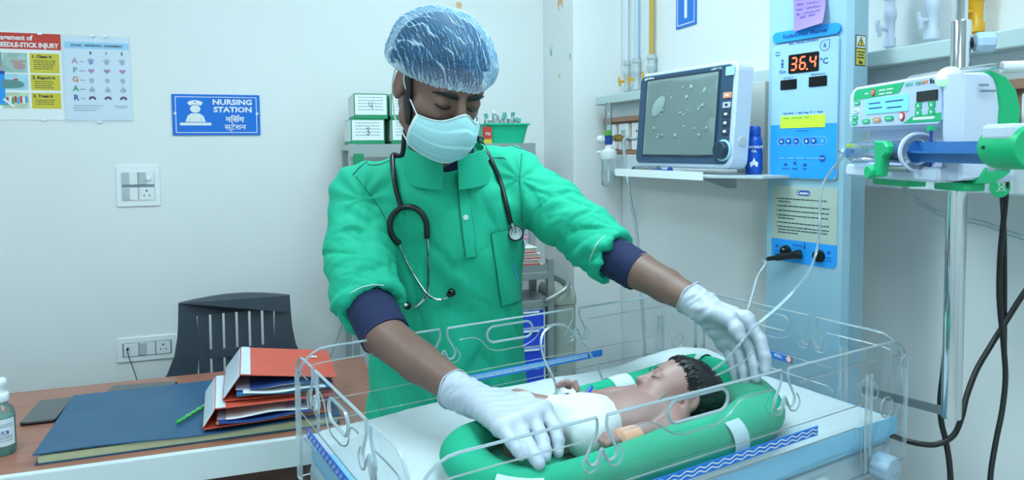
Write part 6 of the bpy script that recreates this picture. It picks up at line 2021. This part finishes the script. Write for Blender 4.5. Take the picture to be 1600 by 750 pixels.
    for i in np.nonzero(tor > .3)[0]:
        q = Vector((x[i] * 13 + z[i] * 2.2, z[i] * 4.2 - abs(x[i]) * 5, 2.0))
        n1 = noise.noise(q); n2 = noise.noise(q * 2.3 + Vector((1, 8, 3)))
        off[i] += tor[i] * (-.0042 * math.exp(-(n1 / .09) ** 2) - .0018 * math.exp(-(n2 / .08) ** 2))
    V = V + N * off[:, None]
    o = obj('scrub_top', gmesh(V, F), 'scrub_green', PERSON, angle=None)
    T = bvh(V, F)
    def on(px, py, lift=0.0):
        d = ray(px, py).normalized()
        h = T.ray_cast(CAM, d)
        if h[0] is None:
            h2 = T.find_nearest(atd(px, py, 1.42)); return h2[0] - d * lift
        return h[0] - d * lift * .5 + (h[1] if h[1].dot(d) < 0 else -h[1]) * lift * .6
    def seam(name, pts, r=.0011, m='scrub_seam', lift=.0006, sub=5):
        P = [Vector((x_, y_, 0)) for x_, y_ in pts]
        Q, _ = catmull(P, [0] * len(P), sub) if len(P) > 2 else ([P[0].lerp(P[1], k / 8) for k in range(9)], 0)
        obj(name, G().tube([on(p.x, p.y, lift) for p in Q], r, 5, spline=False), m, o)
    def patch(name, c, m='scrub_green', lift=.0022, nu=6, nv=14):
        """c: four picture corners tl, tr, br, bl laid onto the cloth"""
        def fn(a, b):
            x_ = (c[0][0] * (1 - a) + c[1][0] * a) * (1 - b) + (c[3][0] * (1 - a) + c[2][0] * a) * b
            y_ = (c[0][1] * (1 - a) + c[1][1] * a) * (1 - b) + (c[3][1] * (1 - a) + c[2][1] * a) * b
            return on(x_, y_, lift)
        obj(name, G().grid(lambda a, b: fn(a, 1 - b), nu, nv, thick=-.0006), m, o)
    patch('placket', [(712, 272), (730, 268), (745, 402), (728, 402)], lift=.003)
    seam('placket_edge', [(712, 272), (716, 300), (720, 340), (727, 398)], .0012, lift=.003)
    seam('placket_stitch', [(727, 270), (733, 310), (738, 350), (744, 400)], .0005, lift=.0036)
    seam('placket_stitch', [(728, 402), (745, 400)], .0005, lift=.0036)
    b = on(727, 340, .0045)
    obj('button', G().lathe([(0, .0012), (.0045, .0016), (.0055, .0006), (.0055, 0)], b, -ray(727, 340), 16), 'tape_white', o)
    patch('chest_pocket', [(767, 363), (812, 357), (815, 468), (783, 478)], lift=.0028, nu=8)
    seam('pocket_seam', [(767, 363), (771, 400), (778, 450), (784, 474), (790, 481), (806, 474), (815, 466)], .0007, lift=.0032)
    seam('pocket_seam', [(767, 363), (790, 360), (812, 357)], .0007, lift=.0032)
    seam('shoulder_seam', [(551, 274), (562, 262), (576, 251), (592, 243), (608, 237)], .0010, 'ink')
    seam('shoulder_seam', [(757, 212), (768, 214), (782, 223), (800, 228), (815, 233)], .0010, 'ink')
    seam('armhole_seam', [(815, 240), (813, 262), (812, 285), (815, 315), (816, 345)], .0010)
    seam('armhole_seam', [(556, 276), (575, 300), (596, 330), (606, 352), (612, 372)], .0010)
    seam('cuff_stitch', [(548, 458), (565, 449), (585, 445), (600, 446)], .0010, 'tape_white')
    seam('cuff_stitch', [(921, 408), (927, 392), (935, 378), (945, 369)], .0010, 'tape_white')
    seam('teal_tape', [(800, 412), (804, 425), (808, 440)], .0028, 'sky_blue', lift=.002)  # strip of teal tape lying on the cloth, no vent in it
    # stand collar
    cc = W(697, 256, 1.432); up_ = (Vector((0, 0, 1)) + BF * .30).normalized()
    cx_ = BS; cy_ = up_.cross(BS)
    if cy_.dot(BF) < 0: cy_ = -cy_
    def col(a, b):
        an = math.radians(100 + 340 * a)
        r = .081 - .012 * b
        rx, ry = r * 1.10, r * 1.02
        return cc + cx_ * (rx * math.cos(an)) + cy_ * (ry * math.sin(an)) + up_ * (-.030 + .066 * b + .004 * math.sin(an))
    obj('collar', G().grid(col, 40, 6, thick=.004), 'scrub_green', o)
    for px, py, px2, py2 in ((735, 247, 757, 268),):
        patch('collar_flap', [(716, 262), (752, 232), (764, 250), (728, 278)], lift=.006, nu=8, nv=6)
    g = G().lathe([(.056, 0), (.0565, .03), (.056, .05)], cc - up_ * .012, up_, 24)
    obj('undershirt_neck', g, 'navy_knit', PERSON)
    # navy knit cuffs
    for A, pts, rr in ((ARM_R, [W(578, 478, 1.262), W(590, 502, 1.238), W(603, 526, 1.213)], [.0425, .0440, .0425]), (ARM_L, [W(952, 397, 1.383), W(975, 411, 1.357), W(998, 425, 1.336)], [.0400, .0400, .0385])):
        g = G()
        Q, R_ = catmull([Vector(p) for p in pts], rr, 6)
        ax = (pts[-1] - pts[0]).normalized()
        prof = []
        for q, r in zip(Q, R_): prof.append((r + .0012 * math.sin((q - pts[0]).dot(ax) * 420), (q - pts[0]).dot(ax)))
        prof.append((prof[-1][0] - .006, prof[-1][1] + .001))
        g.lathe(prof, pts[0], ax, 36)
        obj('knit_cuff', g, 'navy_knit', PERSON)
    # trousers and shoes
    S2 = SDF((.05, 1.25, .03), (.66, 1.75, .98), .0065)
    hp = W(698, 300, 1.545)
    for s in (-1, 1):
        a = Vector((hp.x, hp.y, .88)) + BS * s * .085
        k = Vector((hp.x, hp.y, .48)) + BS * s * .10 + BF * .02
        f = Vector((hp.x, hp.y, .09)) + BS * s * .105
        S2.chain([a, k, f], [.100, .082, .072], .03)
    V2, F2 = S2.mesh(1)
    obj('trousers', gmesh(V2, F2), 'scrub_green', PERSON, angle=None)
    for s in (-1, 1):
        f = Vector((hp.x, hp.y, 0)) + BS * s * .105
        fr = Fr(f, BS, BF, (0, 0, 1))
        S3 = SDF((f.x - .2, f.y - .25, -.004), (f.x + .2, f.y + .2, .14), .005)
        S3.cone(fr(0, -.05, .045), fr(0, .13, .036), .044, .036, .02); S3.cone(fr(0, -.02, .05), fr(0, 0, .09), .045, .042, .02)
        sl, P = S3._win((f.x - .3, f.y - .3, -.01), (f.x + .3, f.y + .3, .2), 0)
        S3.D[sl] = np.maximum(S3.D[sl], -(P[2] - .001))
        v3, f3 = S3.mesh(1)
        obj('shoe', gmesh(v3, f3), 'shoe_black', PERSON, angle=None)
    return on, T
ON_SHIRT, SHIRT_BVH = build_shirt()

# ---------------------------------------------------------------- bouffant cap: gathered, half see-through
def build_cap():
    m = bpy.data.materials.new('cap_fleece')
    m.use_nodes = True
    nt = m.node_tree; nt.nodes.clear()
    out = nt.nodes.new('ShaderNodeOutputMaterial')
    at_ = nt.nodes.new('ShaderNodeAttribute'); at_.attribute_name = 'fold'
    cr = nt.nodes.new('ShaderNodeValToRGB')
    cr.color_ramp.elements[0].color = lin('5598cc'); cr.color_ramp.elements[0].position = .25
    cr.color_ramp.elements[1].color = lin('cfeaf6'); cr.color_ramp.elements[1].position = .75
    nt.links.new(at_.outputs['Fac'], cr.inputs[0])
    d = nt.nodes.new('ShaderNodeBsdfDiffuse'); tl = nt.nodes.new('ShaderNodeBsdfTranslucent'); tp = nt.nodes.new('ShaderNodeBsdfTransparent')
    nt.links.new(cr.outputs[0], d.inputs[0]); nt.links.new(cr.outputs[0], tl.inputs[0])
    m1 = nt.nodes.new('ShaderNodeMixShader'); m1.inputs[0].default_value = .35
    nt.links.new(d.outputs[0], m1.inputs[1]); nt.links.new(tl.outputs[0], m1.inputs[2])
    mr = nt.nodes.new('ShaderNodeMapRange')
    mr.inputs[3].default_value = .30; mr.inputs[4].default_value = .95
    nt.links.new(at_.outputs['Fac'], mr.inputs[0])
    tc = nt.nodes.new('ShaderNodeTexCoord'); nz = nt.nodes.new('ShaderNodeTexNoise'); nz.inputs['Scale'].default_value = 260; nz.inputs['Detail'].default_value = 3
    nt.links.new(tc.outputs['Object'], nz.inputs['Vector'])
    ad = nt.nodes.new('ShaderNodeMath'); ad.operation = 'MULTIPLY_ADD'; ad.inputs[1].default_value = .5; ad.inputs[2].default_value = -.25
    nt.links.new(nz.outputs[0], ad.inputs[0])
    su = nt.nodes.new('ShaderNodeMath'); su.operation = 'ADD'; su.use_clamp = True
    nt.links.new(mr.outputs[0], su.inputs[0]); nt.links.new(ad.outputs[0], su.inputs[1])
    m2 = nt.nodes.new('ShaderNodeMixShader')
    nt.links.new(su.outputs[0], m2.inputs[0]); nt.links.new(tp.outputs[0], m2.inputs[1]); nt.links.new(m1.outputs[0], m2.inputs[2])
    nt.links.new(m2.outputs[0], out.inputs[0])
    MATS['cap_fleece'] = m
    NU, NV = 150, 380
    vs, fold = [], []
    c0 = Vector((0, -.014, .026)); ax = Vector((.0, -.10, 1)).normalized()
    e1 = Vector((1, 0, 0)); e2 = ax.cross(e1)
    for i in range(NU + 1):
        a = i / NU
        th = math.radians(1 + 101 * a)
        for j in range(NV):
            ph = 2 * math.pi * j / NV
            d = ax * math.cos(th) + (e1 * math.cos(ph) + e2 * math.sin(ph)) * math.sin(th)
            # crinkles: wandering ridges running front to back and down to the band
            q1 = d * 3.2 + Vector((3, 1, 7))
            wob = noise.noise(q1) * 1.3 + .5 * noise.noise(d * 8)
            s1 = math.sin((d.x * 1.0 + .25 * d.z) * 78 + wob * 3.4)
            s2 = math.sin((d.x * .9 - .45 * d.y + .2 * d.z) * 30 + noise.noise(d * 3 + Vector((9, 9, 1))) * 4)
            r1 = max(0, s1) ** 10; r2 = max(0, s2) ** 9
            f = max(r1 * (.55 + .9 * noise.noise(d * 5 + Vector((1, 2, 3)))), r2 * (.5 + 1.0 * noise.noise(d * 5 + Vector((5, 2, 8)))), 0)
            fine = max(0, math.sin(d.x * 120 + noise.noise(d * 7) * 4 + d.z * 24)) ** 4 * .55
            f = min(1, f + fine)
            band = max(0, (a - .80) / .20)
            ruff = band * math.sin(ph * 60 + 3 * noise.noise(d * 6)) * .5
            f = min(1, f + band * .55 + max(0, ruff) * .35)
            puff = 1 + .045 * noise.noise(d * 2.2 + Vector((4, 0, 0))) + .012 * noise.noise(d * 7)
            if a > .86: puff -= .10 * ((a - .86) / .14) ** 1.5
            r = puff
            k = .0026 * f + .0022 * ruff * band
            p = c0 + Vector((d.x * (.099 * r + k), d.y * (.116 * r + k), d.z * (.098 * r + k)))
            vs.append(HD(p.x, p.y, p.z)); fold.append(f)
    fs = [(i * NV + j, i * NV + (j + 1) % NV, (i + 1) * NV + (j + 1) % NV, (i + 1) * NV + j) for i in range(NU) for j in range(NV)]
    fs.append(tuple(range(NV))[::-1])
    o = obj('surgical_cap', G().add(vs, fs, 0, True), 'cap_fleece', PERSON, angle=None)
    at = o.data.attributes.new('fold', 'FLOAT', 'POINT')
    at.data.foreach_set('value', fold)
build_cap()

# ---------------------------------------------------------------- face mask
def build_mask():
    def surf(a, b):
        # a across the face, b from the lower edge up to the nose wire
        ph = math.radians(-60 + 130 * a)
        zt = -.034 - .012 * abs(math.sin(ph)) + .020 * math.exp(-(ph / .35) ** 2)
        zb = -.119 + .030 * (1 - math.cos(ph))
        z = zb + (zt - zb) * b
        rx = .071; ry = .080
        full = math.sin(math.pi * min(1, max(0, b))) ** .8
        fwd = .026 * math.exp(-(ph / .62) ** 2) * (.50 + .55 * full) + .010 * full * math.cos(ph)
        chin = -.018 * (1 - b) ** 3
        pleat = .0034 * (((b * 3.6 + .2) % 1) - .5) * math.cos(ph) * (1 if .12 < b < .9 else 0)
        y = .022 + (ry + fwd + chin + pleat) * math.cos(ph) * .98
        x = (rx + .010 * full) * math.sin(ph)
        return HD(x, y, z)
    o = obj('face_mask', G().grid(surf, 56, 44, thick=-.0012), 'mask_blue', PERSON, angle=None)
    def edge(name, pts, r, m): obj(name, G().tube(pts, r, 6, spline=False, flat=.5), m, o)
    n = 40
    edge('top_binding', [surf(i / n, .985) + HF * .0012 for i in range(n + 1)], .0030, 'mask_white')
    edge('side_binding', [surf(.012, i / 12) + HF * .0008 - HX * .0008 for i in range(13)], .0032, 'mask_white')
    edge('side_binding', [surf(.988, i / 12) + HF * .0008 + HX * .0008 for i in range(13)], .0032, 'mask_white')
    edge('bottom_binding', [surf(i / n, .012) + HF * .0008 for i in range(n + 1)], .0026, 'mask_white')
    for s, a in ((-1, .012), (1, .988)):
        t_, b_ = surf(a, .97), surf(a, .04)
        g = G().tube([t_, HD(s * .074, .014, -.012), HD(s * .077, .006, .010), HD(s * .078, -.016, .014), HD(s * .0775, -.030, -.005), HD(s * .076, -.030, -.030), HD(s * .074, -.014, -.060), HD(s * .071, .008, -.083), b_], .0014, 6)
        obj('ear_loop', g, 'mask_white', o)
build_mask()

# ---------------------------------------------------------------- gloves
def glove(name, cuff, palm, fingers, thumb, lo_pad=.05, h=.0017):
    allp = [p for p, r in cuff + palm] + [p for f in fingers for p, r in f] + [p for p, r in thumb]
    A = np.array([tuple(p) for p in allp])
    S = SDF(A.min(0) - .034, A.max(0) + .034, h)
    S.chain([p for p, r in cuff], [r for p, r in cuff], .006)
    w_ = cuff[-1]
    for p, r in palm:
        S.cone(w_[0], p, w_[1] * .80, r, .010)
    for (p, r), (q, r2) in zip(palm, palm[1:]):
        S.cone(p, q, r, r2, .008)
        m = (w_[0] * .35 + (p + q) * .325)
        S.cone(m, (p + q) / 2, r * 1.15, r, .010)
    for f in fingers:
        S.chain([p for p, r in f], [r for p, r in f], .0035, .005)
    S.chain([p for p, r in thumb], [r for p, r in thumb], .006, .010)
    # straight mouth of the glove
    d = (cuff[0][0] - cuff[1][0]).normalized()
    P = np.meshgrid(*[x.astype(np.float32) for x in S.ax], indexing='ij')
    c_ = cuff[0][0]
    S.D = np.maximum(S.D, (P[0] - c_.x) * d.x + (P[1] - c_.y) * d.y + (P[2] - c_.z) * d.z).astype(np.float32)
    V, F = S.mesh(1)
    N = normals(V, F)
    b, s, an, L = seg_info(V, [cuff[0][0], cuff[1][0], palm[len(palm) // 2][0]])
    wr = np.clip(1 - s / .085, 0, 1) * np.clip((s - .010) / .012, 0, 1)
    V = V + N * (wr * (.0013 * np.sin(s * 420 + 2.5 * np.sin(an * 1.5) + 1.5 * np.sin(an * 3 + s * 60)) + .0010 * np.sin(an * 7 + s * 90)) + .0005 * np.sin(s * 300 + an * 4))[:, None]
    o = obj(name, gmesh(V, F), 'latex', PERSON, angle=None)
    ax = (cuff[1][0] - cuff[0][0]).normalized()
    u_ = ax.orthogonal().normalized(); v_ = ax.cross(u_)
    rim = [cuff[0][0] + d * (cuff[0][1] * .0) + (u_ * math.cos(k * .2618) + v_ * math.sin(k * .2618)) * (cuff[0][1] + .0006) + ax * (.0015 * math.sin(k * 1.3)) for k in range(24)]
    obj('rolled_cuff', G().tube(rim, .0016, 6, closed=True, spline=False), 'latex', o)
R_ = lambda x, y, d, r: (W(x, y, d), r)
glove('glove', [R_(708, 608, 1.092, .0300), R_(735, 622, 1.066, .0265)],
      [R_(848, 640, .988, .0128), R_(829, 651, .968, .0132), R_(807, 661, .951, .0130), R_(783, 668, .940, .0122)],
      [[R_(848, 640, .988, .0118), R_(867, 669, .957, .0094), R_(872, 690, .940, .0087), R_(872, 707, .930, .0079)],
       [R_(831, 652, .968, .0118), R_(848, 690, .930, .0096), R_(852, 704, .915, .0088), R_(852, 714, .908, .0079)],
       [R_(808, 661, .951, .0118), R_(828, 702, .908, .0098), R_(837, 716, .894, .0090), R_(842, 725, .887, .0081)],
       [R_(784, 668, .940, .0112), R_(801, 692, .912, .0089), R_(809, 704, .902, .0082), R_(814, 712, .898, .0074)]],
      [R_(778, 624, 1.045, .0142), R_(822, 626, 1.035, .0118), R_(845, 640, 1.015, .0100), R_(855, 652, 1.005, .0086)])
glove('glove', [R_(1077, 465, 1.248, .0300), R_(1098, 480, 1.228, .0275)],
      [R_(1166, 500, 1.178, .0140), R_(1157, 514, 1.190, .0142), R_(1146, 527, 1.202, .0138), R_(1131, 537, 1.214, .0128)],
      [[R_(1166, 500, 1.178, .0125), R_(1188, 532, 1.155, .0103), R_(1195, 558, 1.140, .0095), R_(1196, 580, 1.132, .0085)],
       [R_(1158, 514, 1.190, .0125), R_(1173, 545, 1.168, .0104), R_(1179, 572, 1.152, .0096), R_(1181, 590, 1.146, .0086)],
       [R_(1147, 527, 1.202, .0120), R_(1158, 556, 1.184, .0100), R_(1163, 580, 1.170, .0092), R_(1164, 594, 1.164, .0083)],
       [R_(1133, 537, 1.214, .0112), R_(1143, 562, 1.198, .0090), R_(1148, 581, 1.188, .0083), R_(1150, 592, 1.184, .0076)]],
      [R_(1110, 487, 1.200, .0165), R_(1140, 497, 1.155, .0135), R_(1151, 514, 1.138, .0115), R_(1157, 527, 1.130, .0095)])

# ---------------------------------------------------------------- stethoscope
def build_stethoscope():
    on = ON_SHIRT
    t = thing('stethoscope', 'black stethoscope with steel ear tubes hung round the neck', 'stethoscope', on(640, 400, .01))
    p = lambda x, y, l=.006: on(x, y, l)
    nb = W(697, 225, 1.50)
    back = [nb - BS * .075 + Vector((0, 0, .012)), nb - BF * .05 + Vector((0, 0, .030)), nb + BS * .075 + Vector((0, 0, .012))]
    left = [p(628, 322), p(621, 298), p(616, 270), p(615, 245), p(621, 224, .008), W(633, 205, 1.41)]
    right = [W(745, 215, 1.42), p(752, 228, .008), p(766, 252), p(780, 285), p(790, 322), p(796, 350)]
    obj('tubing', G().tube(left + back + right, .0052, 10), 'black_rubber', t)
    obj('yoke_tube', G().tube([p(624, 381), p(613, 371), p(608, 356), p(613, 338), p(628, 325), p(647, 324), p(661, 335), p(667, 350), p(668, 371)], .0056, 10), 'black_rubber', t)
    obj('ear_tube', G().tube([p(622, 379), p(633, 404), p(646, 428), p(660, 450), p(670, 461, .010), p(682, 467, .014), p(694, 465, .014), p(703, 458, .014)], .0027, 8), 'chrome', t)
    obj('ear_tube', G().tube([p(668, 368), p(670, 395), p(670, 425), p(668, 452, .005), p(662, 468, .005), p(650, 477, .006), p(640, 478, .006), p(632, 475, .006)], .0027, 8), 'chrome', t)
    for a, b in (((700, 460), (709, 450)), ((638, 477), (625, 472))):
        q, r = p(*a, .014 if a[0] > 690 else .006), p(*b, .014 if a[0] > 690 else .006)
        obj('ear_tip', G().lathe([(0, -.002), (.0045, 0), (.006, .004), (.0085, .010), (.008, .014), (.005, .017), (0, .018)], q, r - q, 14), 'black_gloss', t)
    c = p(802, 363, .014)
    n_ = -(ray(802, 363)).normalized()
    st = obj('stem', G().cyl(p(796, 348, .010), c, .004, n=10), 'chrome', t)
    h = obj('chest_piece', G().lathe([(0, -.007), (.010, -.007), (.0145, -.003), (.0155, 0), (.0155, .002)], c, n_, 26), 'chrome', t)
    obj('rim', G().lathe([(.0150, .001), (.0168, .001), (.0168, .004), (.0135, .005), (.0130, .004)], c, n_, 26), 'black_rubber', h)
    obj('diaphragm', G().lathe([(0, .004), (.0135, .004), (.0138, .003)], c, n_, 26), 'lightgrey', h)
    fr = Fr(c + n_ * .0042, RT, Vector((0, 0, 1)))
    g = G()
    for r in (.0035, .0085, .0105): g.tube([fr(r * math.cos(k * .35), r * math.sin(k * .35), .0002) for k in range(18)], .00045, 4, closed=True, spline=False)
    obj('diaphragm_print', g, 'ink', h)
build_stethoscope()
